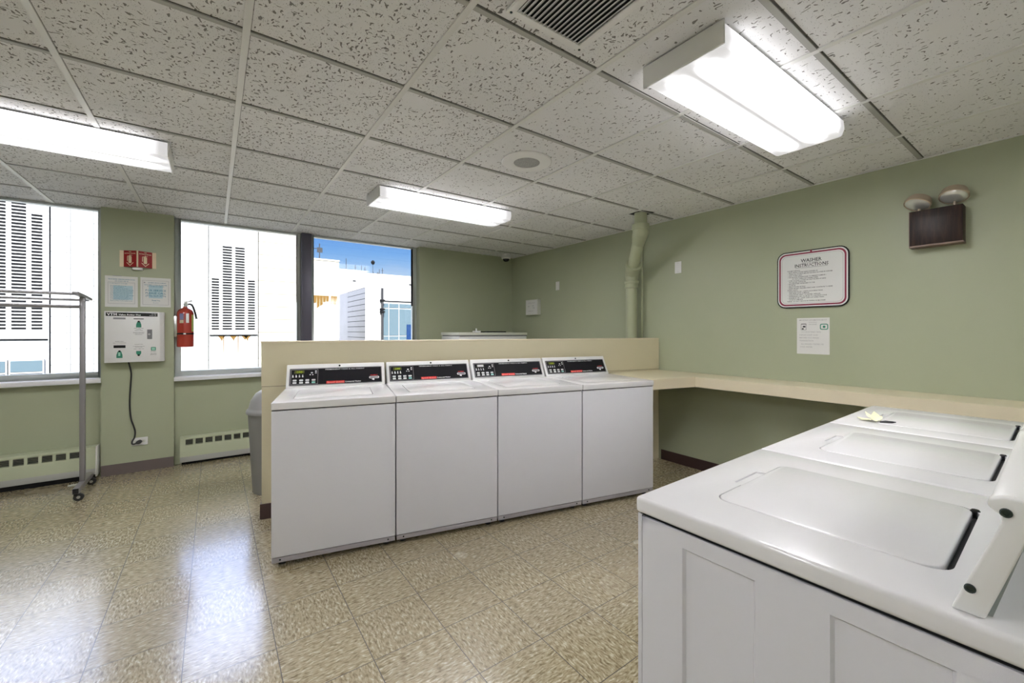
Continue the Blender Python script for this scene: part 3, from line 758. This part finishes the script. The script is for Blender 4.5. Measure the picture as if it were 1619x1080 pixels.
lettering('lettering', [('OPEN', -.07, .005, .018, 'CENTER', .02), ('7 AM', .03, .012, .018, 'CENTER', .02), ('11 PM', .045, -.016, .018, 'CENTER', .02)], M_INKG, Ml, bx, .0563)
lettering('lettering', [('THANK YOU', -.02, -.06, .018, 'CENTER', 0, .12)], M_INKG, Ml, bx, .0563)

# emergency light
em = thing('emergency_light', 'dark woodgrain emergency light with two round lamp heads', 'emergency light', (XR-.0005, .573, 1.962))
MB(Ml).box(-.120, .120, -.108, .112, 0, .088).build('case', M_WOOD, em, bevel=.003)
MB(Ml).box(-.122, .122, -.118, -.108, 0, .090).box(-.123, -.120, -.118, .112, .0, .090).build('trim_strip', mat('brown_trim', (.20, .13, .10), .45), em, smooth=0)
for (yy, zz, ax) in ((.085, .168, Vector((-.42, .20, -.88))), (-.078, .178, Vector((-.44, .02, -.86)))):
    ax = ax.normalized(); c = Vector((-.060, yy, zz))
    hd = MB().lathe([(0, -.050), (.034, -.046), (.058, -.030), (.067, -.004), (.069, .014), (.065, .018), (.063, .014)], 32)
    Q = ax.to_track_quat('Z', 'Y').to_matrix()
    hd.v = [tuple(c + Q @ Vector(p)) for p in hd.v]
    h = hd.build('lamp_head', M_TAN, em)
    ln = MB().lathe([(.0635, .011), (.058, .016), (.034, .022), (0, .024)], 32); ln.v = [tuple(c + Q @ Vector(p)) for p in ln.v]
    ln.build('lens', M_LENSG, h)
    MB().cyl(c - ax*.035, Vector((-.030, yy, .110)), .008, n=10).build('stem', M_TAN, em)

# ================================================================== PIER ITEMS
PF = frame((0, 0, 0), (1, 0, 0), (0, 0, 1))
fs_ = thing('extinguisher_sign', 'red projecting fire extinguisher sign on the pier between the windows', 'sign', (-.564, YP-.0005, 1.975))
hh = .075; dd = .062; ww = .100
MB().prism([(-ww-.026, 0), (-ww-.026, -.003), (-ww, -.003), (0, -dd), (ww, -.003), (ww+.026, -.003), (ww+.026, 0), (ww-.003, 0), (0, -dd+.004), (-ww+.003, 0)], -hh, hh, 'z').build('plate', M_CREAM, fs_, smooth=0)
for sx in (-1, 1):
    r_ = (1*abs(ww), 0, 0)
    a_ = Vector((-ww, -.003, 0)) if sx < 0 else Vector((0, -dd, 0)); b_ = Vector((0, -dd, 0)) if sx < 0 else Vector((ww, -.003, 0))
    rv = (b_-a_); ln_ = rv.length
    Fp = frame(tuple(a_), tuple(rv), (0, 0, 1))
    m0, m1 = (.003, ln_-.007) if sx < 0 else (.007, ln_-.003); mc = (m0+m1)/2
    MB(Fp).box(m0, m1, -hh, hh, .0002, .0012).build('red_panel', M_SRED, fs_, smooth=0)
    ic = MB(Fp)
    ic.prism(rrect(mc-.013, mc+.013, -.040, .025, .009), .0012, .0020, 'z')
    ic.box(mc-.004, mc+.004, .024, .036, .0012, .0020); ic.box(mc-.006, mc+.018, .030, .034, .0012, .0020)
    ic.box(mc-.024, mc-.019, -.020, .022, .0012, .0020); ic.box(mc-.022, mc-.004, .022, .027, .0012, .0020)
    ic.add([(mc-.030, -.036, .002), (mc-.026, -.032, .002), (mc, -.058, .002), (mc, -.066, .002)], [(0,1,2,3)])
    ic.add([(mc+.030, -.036, .002), (mc+.026, -.032, .002), (mc, -.058, .002), (mc, -.066, .002)], [(0,3,2,1)])
    ic.build('extinguisher_pictogram', M_CREAM, fs_, smooth=0)
    lettering('lettering', [('FIRE', mc, .060, .011, 'CENTER', .02), ('EXTINGUISHER', mc, .045, .012, 'CENTER', .03, ln_-.024)], M_CREAM, Fp, fs_, .0016)
MB().box(-.035, .035, -.045, 0, -hh-.024, -hh-.004).build('bracket', M_WPLAS, fs_, bevel=.002)

def pier_sheet(name, x0, x1, z0, z1, label):
    t = thing(name, label, 'notice', ((x0+x1)/2, YP-.0008, (z0+z1)/2))
    w, h = (x1-x0)/2, (z1-z0)/2
    MB(PF).box(-w, w, -h, h, 0, .0012).build('sleeve', M_PAPER, t, smooth=0)
    return t, w, h
n1, w, h = pier_sheet('paper_notice', -.786, -.567, 1.530, 1.812, 'left laminated notice with a framed list, above the white card machine')
MB(PF).box(-.055, .075, -.075, .055, .0013, .0016).build('painted_glare', M_TINT, n1, smooth=0)  # blue reflection on the sleeve painted as a flat patch
MB(PF).ring([(-.09,-.11),(.09,-.11),(.09,.085),(-.09,.085)], [(-.088,-.108),(.088,-.108),(.088,.083),(-.088,.083)], .0012, .0016).box(-.06, .0, .140, .146, .0012, .0016).build('rule_frame', M_INKG, n1, smooth=0)
ls = [('VALUE ADDER OPERATING INSTRUCTIONS', 0, .108, .012, 'CENTER', .02, .178), ('AND LAUNDRY CARD USE', 0, .092, .010, 'CENTER', .02, .09), ('TO ADD VALUE TO YOUR CARD:', -.02, .070, .010, 'CENTER', .01, .12)]
tx = ['Insert card with arrow up', 'Read the card balance', 'Insert bills face up in slot', 'Only one dollar, five dollar, ten dollar bills', 'wait for each bill to be taken before', 'putting in the next bill, then press', 'the button to return the card', 'If the machine does not take the bill', 'turn it over and try it again', 'Keep cards away from magnets and', 'do not bend the laundry card', 'Report problems to the number shown']
for k, s_ in enumerate(tx): ls.append((s_, -.075, .050-k*.0125, .0105, 'LEFT', .01, min(.155, .0042*len(s_))))
lettering('lettering', ls, M_INKB, PF, n1, .0019)
n2, w, h = pier_sheet('paper_notice', -.549, -.332, 1.538, 1.814, 'right laminated notice reading for service please call, on the pier')
MB(PF).box(-.05, .05, -.055, .065, .0013, .0016).build('painted_glare', M_TINT, n2, smooth=0)  # same painted reflection on the second sleeve
MB(PF).ring([(-.093,-.118),(.093,-.118),(.093,.112),(-.093,.112)], [(-.091,-.116),(.091,-.116),(.091,.110),(-.091,.110)], .0012, .0016).box(-.085, -.075, .085, .095, .0012, .0016).build('rule_frame', M_INKG, n2, smooth=0)
lettering('lettering', [('LAUNDRY SERVICE COMPANY', .01, .086, .011, 'CENTER', .02, .13), ('THIS EQUIPMENT IS OWNED AND MAINTAINED', 0, .066, .010, 'CENTER', .02, .165), ('BY OUR SERVICE COMPANY', 0, .052, .010, 'CENTER', .02, .12)], M_INKB, PF, n2, .0019)
lettering('service_lettering', [('FOR SERVICE', 0, .010, .024, 'CENTER', .01, .145), ('PLEASE CALL', 0, -.016, .024, 'CENTER', .01, .145), ('(773) 527-9776', 0, -.042, .024, 'CENTER', .01, .145)], M_INKB, PF, n2, .0019)
lettering('closing_lettering', [('Thank You', 0, -.082, .015, 'CENTER', .02, .06), ('Room 2', 0, -.102, .010, 'CENTER', 0, .035)], M_INKB, PF, n2, .0019)

va = thing('card_machine', 'white wall-mounted laundry card machine below the two notices', 'card machine', (-.580, YP-.0005, 1.258))
MB().prism([(-.196, 0), (-.196, -.100), (.176, -.100), (.205, -.070), (.205, 0)], -.231, .229, 'z').build('case', M_WPLAS, va, bevel=.003)
Pv = frame((0, -.100, 0), (1, 0, 0), (0, 0, 1))
MB(Pv).box(-.186, .160, .186, .218, 0, .0010).build('header_strip', M_BLACK, va, smooth=0)
lettering('header_lettering', [('VTM', -.178, .193, .028, 'LEFT', .03, .066), ('Value Adder Plus', -.104, .193, .019, 'LEFT', .03, .150), ('VT 1000', .135, .205, .009, 'CENTER', .01, .035), ('LAUNDRY CARD', .128, .193, .008, 'CENTER', .01, .05)], M_PWHITE, Pv, va, .0014)
MB(Pv).box(-.138, -.058, .158, .173, 0, .003).build('display_window', M_GREY, va, smooth=0)
MB(Pv).box(-.004, .064, .161, .167, 0, .002).build('card_slot', M_BLACK, va, smooth=0)
MB(Pv).box(-.136, -.058, -.100, -.076, 0, .004).build('bill_slot', M_BLACK, va, bevel=.001, seg=1)
kp = MB(Pv).box(.088, .122, -.022, .066, 0, .004).build('lock_plate', M_GREY, va, bevel=.001, seg=1)
MB(Pv).cyl((.102, .022, .004), (.102, .022, .010), .009, n=16).build('lock_cylinder', M_STEEL, kp)
def arrow(bm, cx, z0, z1, up=True, w=.018):
    if up: bm.add([(cx-w, z0, .001), (cx+w, z0, .001), (cx+w, z0+(z1-z0)*.45, .001), (cx+w*.55, z1, .001), (cx-w*.55, z1, .001), (cx-w, z0+(z1-z0)*.45, .001)], [(0,1,2,3,4,5)])
    else: bm.add([(cx-w, z1, .001), (cx+w, z1, .001), (cx+w*1.0, z0+(z1-z0)*.4, .001), (cx+w*.5, z0, .001), (cx-w*.5, z0, .001), (cx-w, z0+(z1-z0)*.4, .001)], [(0,5,4,3,2,1)])
for a_ in ((.030, .085, .138), (-.098, -.190, -.130, True, .020), (.030, -.168, -.130, False, .017)):
    ar = MB(Pv); arrow(ar, *a_); ar.build('arrow_print', M_TEAL, va, smooth=0)
MB(Pv).ring(rrect(.114, .148, -.130, -.096, .006), rrect(.119, .143, -.125, -.101, .004), 0, .001).build('button_surround', M_TEAL, va, smooth=0)
MB(Pv).box(.119, .143, -.125, -.101, 0, .0012).build('pale_button', M_TEALL, va, smooth=0)
MB(Pv).box(-.106, -.092, -.172, -.140, .001, .0015).build('card_print', M_TEALL, va, smooth=0)
for q in ((.030, .139), (-.098, -.129), (.030, -.169)): MB(Pv).cyl((*q, 0), (*q, .0015), .008, n=12).build('arrow_tip', M_BLACK, va, smooth=0)
sm = []
for (cx, z, w_, s_) in ((.03,.074,.064,'INSERT CARD HERE'), (.03,.064,.03,'WITH'), (.03,.055,.055,'ARROW UP AND'), (.03,.038,.075,'WAIT FOR CARD VALUE'), (.03,.029,.072,'TO BE SHOWN AND'), (.03,.018,.05,'THEN ADD BILLS'),
                    (-.098,-.045,.055,'INSERT BILLS'), (-.098,-.058,.088,'ONLY 1 5 10 20 DOLLARS'), (.03,-.072,.055,'PUSH BUTTON'), (.03,-.090,.08,'TO RETURN YOUR CARD'), (.03,-.098,.05,'TAKE THE CARD'), (.03,-.114,.07,'CARD COMES OUT'),
                    (.131,-.142,.034,'PUSH'), (.131,-.160,.044,'CARD RETURN'), (.131,-.170,.04,'BUTTON')):
    sm.append((s_, cx, z, .0075, 'CENTER', .01, w_))
lettering('lettering', sm, M_INK, Pv, va, .0006)
# cord down to the outlet
cp = [(-.045, -.05, -.228), (-.038, -.035, -.27), (-.030, -.02, -.34), (-.034, -.012, -.42), (-.040, -.010, -.55), (-.040, -.010, -.66), (-.032, -.010, -.76), (-.014, -.012, -.83), (-.004, -.012, -.88), (-.008, -.014, -.93), (-.022, -.022, -.965), (-.022, -.035, -.985), (-.010, -.038, -.990), (.008, -.034, -.985)]
def smooth_path(p, k=4):
    P_ = [Vector(q) for q in p]; out = []
    for i in range(len(P_)-1):
        a, b_, c_, d_ = P_[max(i-1, 0)], P_[i], P_[i+1], P_[min(i+2, len(P_)-1)]
        for s_ in range(k):
            t_ = s_/k
            out.append(.5*((2*b_)+(-a+c_)*t_+(2*a-5*b_+4*c_-d_)*t_*t_+(-a+3*b_-3*c_+d_)*t_**3))
    out.append(P_[-1]); return out
MB().tube(smooth_path(cp), .0062, 10).build('power_cord', M_RUB, va)
MB().tube([(.004, -.034, -.985), (.014, -.030, -.982), (.024, -.024, -.979), (.030, -.0095, -.977)], [.008, .015, .018, .017], 12).build('plug', M_RUB, va)

ot = thing('wall_outlet', 'white wall outlet low on the pier with a black plug in it', 'outlet', (-.554, YP-.0005, .281))
MB(PF).prism(rrect(-.057, .057, -.036, .036, .004), 0, .006, 'z').build('cover', M_WPLAS, ot, bevel=.0015, seg=1)
for x in (-.024, .024):
    s_ = MB(PF).prism(rrect(x-.017, x+.017, -.014, .014, .010), .0058, .0072, 'z').build('socket', M_OFFW, ot, smooth=0)
    for q in (.004, -.006): MB(PF).box(x-.006, x+.006, q, q+.002, .0071, .0075).build('slot', M_DARK, s_, smooth=0)

# fire extinguisher
fe = thing('fire_extinguisher', 'red fire extinguisher hanging at the pier edge before the middle window', 'fire extinguisher', (-.222, 5.288, 1.155))
MB().lathe([(0, .004), (.061, 0), (.066, .006), (.066, .320), (.063, .340), (.052, .362), (.032, .377), (.019, .384), (.017, .395), (0, .395)], 36).build('cylinder', M_RED, fe)
MB().lathe([(.0662, .122), (.0675, .122), (.0675, .136), (.0662, .136)], 36).build('strap', M_BLACK, fe)
MB().cyl((0, 0, .385), (0, 0, .420), .013, n=16).box(-.012, .012, -.016, .016, .410, .434).build('valve', M_STEEL, fe, bevel=.002)
MB().prism([(-.010, .430), (.052, .447), (.056, .454), (.050, .460), (-.012, .446)], -.009, .009, 'y').build('lever', M_STEEL, fe, bevel=.002)
MB().prism([(.0, .418), (.055, .406), (.058, .413), (.0, .430)], -.008, .008, 'y').build('handle', M_STEEL, fe, bevel=.002)
MB().cyl((.010, -.018, .420), (.010, -.030, .420), .012, n=16).build('gauge', M_STEEL, fe)
MB().tube(smooth_path([(.012, 0, .415), (.040, -.010, .418), (.056, -.018, .400), (.066, -.014, .370), (.078, -.006, .320), (.086, -.004, .275)]), [.0085]*16+[.0085]*4+[.014], 10).build('hose', M_RUB, fe)
def label_patch(a0, a1, z0, z1, m, nm):
    b = MB(); n = 8; vs = []
    for i in range(n+1):
        a = math.radians(a0+(a1-a0)*i/n)
        for r in (.0662, .0670):
            for z in (z0, z1): vs.append((r*math.cos(a), r*math.sin(a), z))
    fs = []
    for i in range(n):
        k = i*4; fs += [(k+2, k+3, k+7, k+6), (k, k+4, k+5, k+1), (k, k+2, k+6, k+4), (k+1, k+5, k+7, k+3)]
    fs += [(0, 1, 3, 2), (n*4, n*4+2, n*4+3, n*4+1)]
    b.add(vs, fs); return b.build(nm, m, fe, smooth=60)
label_patch(-128, -100, .265, .325, mat('tag_blue', (.25, .25, .42), .5), 'label_tag'); label_patch(-128, -100, .232, .262, mat('tag_cream', (.7, .6, .4), .5), 'label_tag')
label_patch(-84, -64, .235, .325, M_PWHITE, 'label_tag'); label_patch(-42, -18, .150, .315, mat('tag_green', (.45, .55, .12), .5), 'label_tag')
MB().box(-.086, -.060, -.018, .018, .10, .30).build('wall_bracket', M_STEEL, fe, bevel=.002)
MB().box(-.012, .006, -.071, -.067, .123, .135).build('buckle', M_PWHITE, fe)

# ================================================================== RADIATORS
def radiator(x0, x1, label, yf, zt=.285, zb=.045, slots=None, capx=None):
    t = thing('baseboard_radiator', label, 'radiator', ((x0+x1)/2, 5.3445, 0))
    L_ = (x1-x0)/2; d = 5.3445-yf
    body = MB().prism([(0, zb), (-d+.012, zb), (-d, zb+.01), (-d, zt-.085), (-d+.004, zt-.075), (-d+.004, zt-.012), (-d+.016, zt), (0, zt)], -L_, L_, 'x').build('cover', M_RAD, t)
    boolcut(body, [c_ for c_ in [_slots(slots, x0, x1, d, zt)]])
    MB().box(-L_+.01, L_-.01, -d+.022, -d+.03, zt-.075, zt-.02).build('fins', M_DARK, t, smooth=0)
    fb = MB()
    for (a, b_) in _spans(slots, x0, x1):
        for q in range(4):
            z = zt-.072+q*.0125; fb.box(a, b_, -d+.008, -d+.020, z, z+.004)
    fb.build('grille', mat('radiator_grille', (.16, .17, .13), .5), t, smooth=0)
    MB().box(-L_, L_, -d-.004, -d, zb-.0, zb+.052).build('lower_rail', mat('rail_grey', (.42, .42, .40), .4), t, bevel=.002)
    MB().box(L_+.0, L_+.010, -d-.002, -.001, zb-.02, zt+.004).build('end_cap', M_RAD if capx else M_WPLAS, t, bevel=.003)
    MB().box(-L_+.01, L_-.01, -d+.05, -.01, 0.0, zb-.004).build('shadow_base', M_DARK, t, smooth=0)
    return t
def _spans(s, x0, x1):
    c = (x0+x1)/2; start, pitch, w = s; out = []; x = start
    while x+w < x1-.02 and len(out) < 40:
        if x > x0+.03: out.append((x-c, x+w-c))
        x += pitch
    return out
def _slots(s, x0, x1, d, zt):
    b = MB()
    for a, e in _spans(s, x0, x1): b.box(a, e, -d-.02, -d+.03, zt-.078, zt-.024)
    return b
radiator(-3.35, -.835, 'long green baseboard radiator under the left window, behind the rack', 5.215, .287, .050, (-3.299, .0795, .060))
radiator(-.262, 2.10, 'green baseboard radiator under the middle window, running behind the bin', 5.262, .272, .030, (-.2205, .0775, .057))

# ================================================================== GARMENT RACK
gr = thing('garment_rack', 'grey rolling garment rack with square posts by the left window', 'clothes rack', (-.848, 4.84, 0))
def rack_end(x):
    MB().box(x-.016, x+.016, -.016, .016, .10, 1.585).build('post', M_RACK, gr, bevel=.003)
    f_ = MB().box(x-.018, x+.018, -.215, .27, .062, .104).build('foot', M_RACK, gr, bevel=.003)
    MB().box(x-.0165, x+.0165, -.2165, -.2145, .064, .102).build('end_plug', M_BLACK, f_, smooth=0)
    MB().prism([(-.225, 1.612), (-.225, 1.592), (-.015, 1.580), (.24, 1.568), (.24, 1.588), (0, 1.603)], x-.017, x+.017, 'x').build('top_bar', M_RACK, gr, bevel=.003)
    for y in (-.185, .235):
        c_ = MB().cyl((x+.012, y-.011, .030), (x+.012, y+.011, .030), .030, n=24).build('caster', M_RUB, gr, bevel=.004)
        MB().cyl((x+.012, y-.014, .030), (x+.012, y+.014, .030), .011, n=12).build('hub', M_STEEL, c_)
        MB().box(x-.014, x+.004, y-.016, y+.016, .034, .0622).build('caster_fork', M_BLACK, gr, bevel=.002)
rack_end(0); rack_end(-1.35)
for (y, z, h_) in ((-.195, 1.596, .020), (.215, 1.572, .016), (0, 1.505, .026)):
    MB().box(-1.334, -.016 if y == 0 else 0, y-.012, y+.012, z-h_/2, z+h_/2).build('rail', M_RACK, gr, bevel=.003)

db = MB().prism([(-.03, -.012), (.0, -.022), (.034, -.006), (.030, .012), (-.004, .020), (-.032, .008)], .0004, .010, 'z').build('floor_scrap', M_OFFW, bevel=.003)
db.location = (-.955, 5.13, 0); db.rotation_euler = (0, 0, .3); tag(db, 'small pale scrap lying on the floor under the left radiator', 'litter')

# ================================================================== TRASH CAN
tr = thing('trash_can', 'grey round trash can with domed lid behind the partition end', 'trash can', (.425, 4.055, 0))
MB().lathe([(0, .004), (.168, 0), (.172, .01), (.205, .655), (.198, .655), (.170, .02), (0, .02)], 48).build('bin', M_TRASH, tr)
MB().lathe([(.200, .640), (.216, .640), (.218, .655), (.214, .668), (.205, .675), (.198, .690), (.188, .740), (.150, .800), (.09, .838), (0, .850), (0, .842), (.085, .83), (.145, .79), (.182, .735), (.190, .690), (.198, .655)], 48).build('dome_lid', M_TRASHL, tr)
MB().box(-.10, .10, -.206, -.170, .700, .785).build('flap', M_TRASHL, tr, bevel=.008)

# ================================================================== CABINET BEHIND THE PARTITION
cb = thing('storage_cabinet', 'white metal cabinet top showing above the partition near the far wall', 'cabinet', (2.93, 4.60, 0))
MB().box(-.515, .515, .006, .50, .05, 1.243).build('body', M_WPLAS, cb, bevel=.004)
MB().box(-.515, .515, 0, .5, .0, .05).build('plinth', M_DARK, cb, smooth=0)
MB().box(-.520, .520, -.004, .505, 1.258, 1.292).build('top', M_OFFW, cb, bevel=.004)
MB().box(-.505, .515, .0, .49, 1.243, 1.258).build('shadow_gap', M_GREY, cb, smooth=0)
MB().box(-.513, -.003, -.012, .004, .06, 1.20).build('door', M_WPLAS, cb, bevel=.003); MB().box(.003, .513, -.012, .004, .06, 1.20).build('door', M_WPLAS, cb, bevel=.003)
ty = MB().box(-.15, .15, -.10, .10, 0, .014).build('tray', M_BLACK, bevel=.003); ty.location = (3.02, 4.80, 1.2925); tag(ty, 'flat dark tray lying on top of the white cabinet', 'tray')
tb_ = MB().box(-.045, .045, -.03, .03, 0, .022).box(-.012, .004, -.01, .01, .022, .052).build('dispenser', M_PWHITE, bevel=.003); tb_.location = (2.76, 4.78, 1.2925); tag(tb_, 'small white item standing left of the dark tray on the cabinet', 'dispenser')

# ================================================================== OUTSIDE
M_FAC = m_facade('white_panel_facade', (.27, .27, .265), .42, 1.55, (.06, .06, .06), .014)
M_FACC = m_facade('cream_panel_facade', (.27, .255, .215), .42, 30, (.07, .06, .045), .018)
M_TOWER = m_facade('tower_render', (.27, .27, .265), 60, 60)
M_FACW = m_facade('plain_white_wall', (.28, .275, .27), 60, 60)
M_SLOT = mat('louvre_shadow', (.004, .004, .005), .9, spec=.05)
M_EXG = mat('exterior_grey', (.02, .02, .022), .8, spec=.1)
M_EXL = mat('exterior_joint', (.12, .12, .12), .9, spec=.1)
M_STAIN = mat('rust_stain', (.085, .048, .014), .9, spec=.05)
M_GRND = mat('street', (.25, .25, .25), .9)
bl = thing('office_building', 'large white panelled building with louvred towers opposite the windows', 'building', (0, 16, 0))
MB().box(-24, -2.2, .0, 12, -12, 6.4).box(-2.2, -.11, .0, 12, -12, 4.9).build('facade', M_FAC, bl, smooth=0)
MB().box(1.14, 2.5, .0, 3.8, -12, 4.9).build('facade', M_FACC, bl, smooth=0)
def louver_tower(x0, x1, top, strips, sills):
    tw = MB().box(x0, x1, -.035, .4, -12, top).build('tower', M_TOWER, bl, smooth=0)
    MB().box(x0-.02, x0, -.037, -.0, -12, top).box(x1, x1+.02, -.037, 0, -12, top).build('edge_joint', M_SLOT, bl, smooth=0)
    for (a, b_, z0, z1) in strips:
        s_ = MB(); z = z0
        while z < z1:
            s_.box(a, b_, -.050, -.030, z, z+.042); z += .0845
        s_.build('louvre_strip', M_SLOT, tw, smooth=0)
    for (a, b_, z) in sills: MB().box(a, b_, -.07, -.03, z-.03, z).build('sill_line', M_SLOT, tw, smooth=0)
louver_tower(-.11, 1.14, 4.62, [(-.05, .136, 1.36, 2.90), (.224, .460, 1.36, 3.95), (.545, .790, 1.36, 3.95), (.875, 1.062, 1.36, 2.89)], [(-.10, 1.13, 1.20), (-.05, .48, .13), (.56, 1.06, .13)])
louver_tower(-5.6, -3.40, 6.6, [(-4.36, -4.125, 1.36, 5.9), (-4.03, -3.79, 1.36, 5.9), (-3.70, -3.515, 1.36, 4.28), (-4.64, -4.47, 1.36, 4.28)], [(-5.6, -3.42, 1.115)])
MB().box(-.11, -.085, -.01, .3, 4.2, 4.6).build('pilaster_joint', M_SLOT, bl, smooth=0)
for x in (-3.03, -2.60): MB().box(x-.012, x+.012, -.012, .02, -.3, 6.4).build('pilaster_joint', M_EXL, bl, smooth=0)
for (a, b_) in ((-4.03, -3.50), (-4.75, -4.115)):
    f_ = MB().box(a-.03, b_+.03, -.10, -.03, .20, .60).build('window', M_TOWER, bl, smooth=0)
    MB().box(a, b_, -.115, -.09, .29, .565).build('pane', M_WIN, f_, smooth=0)
    MB().box(a, b_, -.13, -.09, .20, .245).build('window_ledge', M_EXG, f_, smooth=0)
st = MB(); random.seed(11)
for cx in (.20, .50, .80, .86):
    w_ = .10; st.add([(cx-w_, -.0385, 1.17), (cx+w_, -.0385, 1.17), (cx+.03, -.0385, 1.08), (cx+.01, -.0385, .95+random.random()*.08), (cx-.03, -.0385, 1.07)], [(0,1,2,3,4)])
for cx in (.25, .62): st.add([(cx-.012, -.0385, 1.17), (cx+.012, -.0385, 1.17), (cx+.006, -.0385, .62), (cx-.006, -.0385, .62)], [(0,1,2,3)])
st.build('rust_stain', M_STAIN, bl, smooth=0)

cbld = thing('penthouse', 'cream panelled rooftop block with rust stains at left of right window', 'building', (3.4, 20, 0))
MB().box(-1.6, 1.10, 0, 6, -12, 4.45).build('wall', M_FACC, cbld, smooth=0)
MB().box(-1.62, 1.12, -.03, 6.02, 4.40, 4.47).build('coping', M_FACC, cbld, smooth=0)
st = MB()
for (a, b_, z1_, z0_) in ((-.42, .68, 2.86, 2.62), (.76, 1.02, 2.86, 2.60)):
    n = 9
    for i in range(n):
        x0_, x1_ = a+(b_-a)*i/n, a+(b_-a)*(i+1)/n; k1 = random.random()*.25+(.35 if i in (5, 6) else 0)
        st.add([(x0_, -.006, z1_), (x1_, -.006, z1_), (x1_-.01, -.006, z0_-k1*.4), (x0_+.01, -.006, z0_-k1*.6)], [(0,1,2,3)])
st.build('rust_stain', M_STAIN, cbld, smooth=0)

far = thing('white_rooftop_building', 'long white flat-roofed building in the distance with antennas above', 'building', (10.5, 34, 0))
MB().box(-6, 9, 0, 12, -12, 5.90).build('wall', M_FACW, far, smooth=0)
for x in (-1.75, 2.75): MB().box(x-.12, x+.12, -.05, .02, 5.15, 5.25).build('roof_vent', M_EXG, far, smooth=0)
ANT = ['leftmost plain rooftop antenna, next to the cream block', 'tallest rooftop antenna, with a small box, second from the left', 'slim rooftop antenna third from the left on the white roof',
       'rooftop antenna with a low box, just left of the middle', 'plain slim antenna in the middle of the rooftop row', 'shortest rooftop antenna, right of the dark round beacon',
       'short rooftop antenna with a box, third from the right', 'thin rooftop antenna second from the right', 'rightmost thin antenna of the distant rooftop row']
for k, (x, hz_, bz) in enumerate(((-2.45, .85, 0), (-1.78, 1.15, .15), (-1.05, .72, 0), (-.55, .72, .1), (-.25, .66, 0), (.45, .30, 0), (.85, .35, .15), (1.02, .62, 0), (1.30, .75, 0))):
    m_ = MB().cyl((0, 0, 0), (0, 0, hz_), .022, n=6)
    if bz: m_.box(-.08, .14, -.03, .03, .12, .26)
    if k % 2 == 0: m_.box(-.10, .10, -.015, .015, hz_*.7, hz_*.7+.03)
    o = m_.build('antenna', M_EXG, smooth=0); o.location = (10.5+x-.3, 35+.1*k, 5.90)
    tag(o, ANT[k], 'antenna', 'antennas on the distant rooftop')
o = MB().lathe([(0, -.18), (.13, -.1), (.16, .05), (.08, .16), (0, .2)], 12).cyl((0, 0, -.95), (0, 0, -.1), .012, n=6).build('beacon', M_SLOT); o.location = (10.35, 34.6, 6.85); tag(o, 'round dark beacon on a thin rooftop mast', 'beacon')
o = MB().cyl((0, 0, 0), (0, 0, .8), .02, n=6).box(-.5, .12, -.015, .015, .55, .58).box(-.1, .12, -.02, .02, .4, .62).build('rooftop_aerial', M_EXG, smooth=0); o.location = (3.85, 20.8, 4.4705); tag(o, 'rooftop aerial with a side arm on the cream block', 'antenna')

cc = thing('stair_tower_building', 'white boxy building with blue windows seen through right window', 'building', (6.78, 24, 0))
MB().box(0, .95, 0, 6, -12, 3.76).build('tower', M_FACW, cc, smooth=0)
M_SIDE = m_facade('sided_wall', (.26, .255, .25), .31, 50, (.03, .03, .03), .035)
MB().box(-.02, 0, 0, 3.8, -12, 3.74).build('side_wall', M_SIDE, cc, smooth=0)
MB().box(.95, 6, .25, 6, -12, 3.35).build('wing', M_FACW, cc, smooth=0)
MB().cyl((.90, -.08, -3), (.90, -.08, 3.75), .07, n=10).build('downpipe', M_EXG, cc)
for z in (3.05, 2.55, 2.4, .6): MB().box(.78, 1.02, -.18, .02, z-.05, z+.05).build('pipe_clamp', M_SLOT, cc, smooth=0)
MB().box(1.0, 6, .15, .25, 3.02, 3.07).build('roof_rail', M_EXG, cc, smooth=0)
fw = MB().box(1.0, 2.98, .18, .26, .55, 2.98).build('window', M_TOWER, cc, smooth=0)
for (a, b_) in ((1.02, 1.33), (1.37, 1.92), (1.97, 2.9)):
    for (z0_, z1_) in ((2.66, 2.90), (1.05, 2.60), (.68, 1.0)): MB().box(a, b_, .15, .19, z0_, z1_).build('pane', M_WIN, fw, smooth=0)
bp_ = MB().box(2.40, 2.75, .13, .16, .35, 1.70).build('blue_banner', mat('blue_banner', (.003, .016, .055), .6, spec=.1), fw, smooth=0)
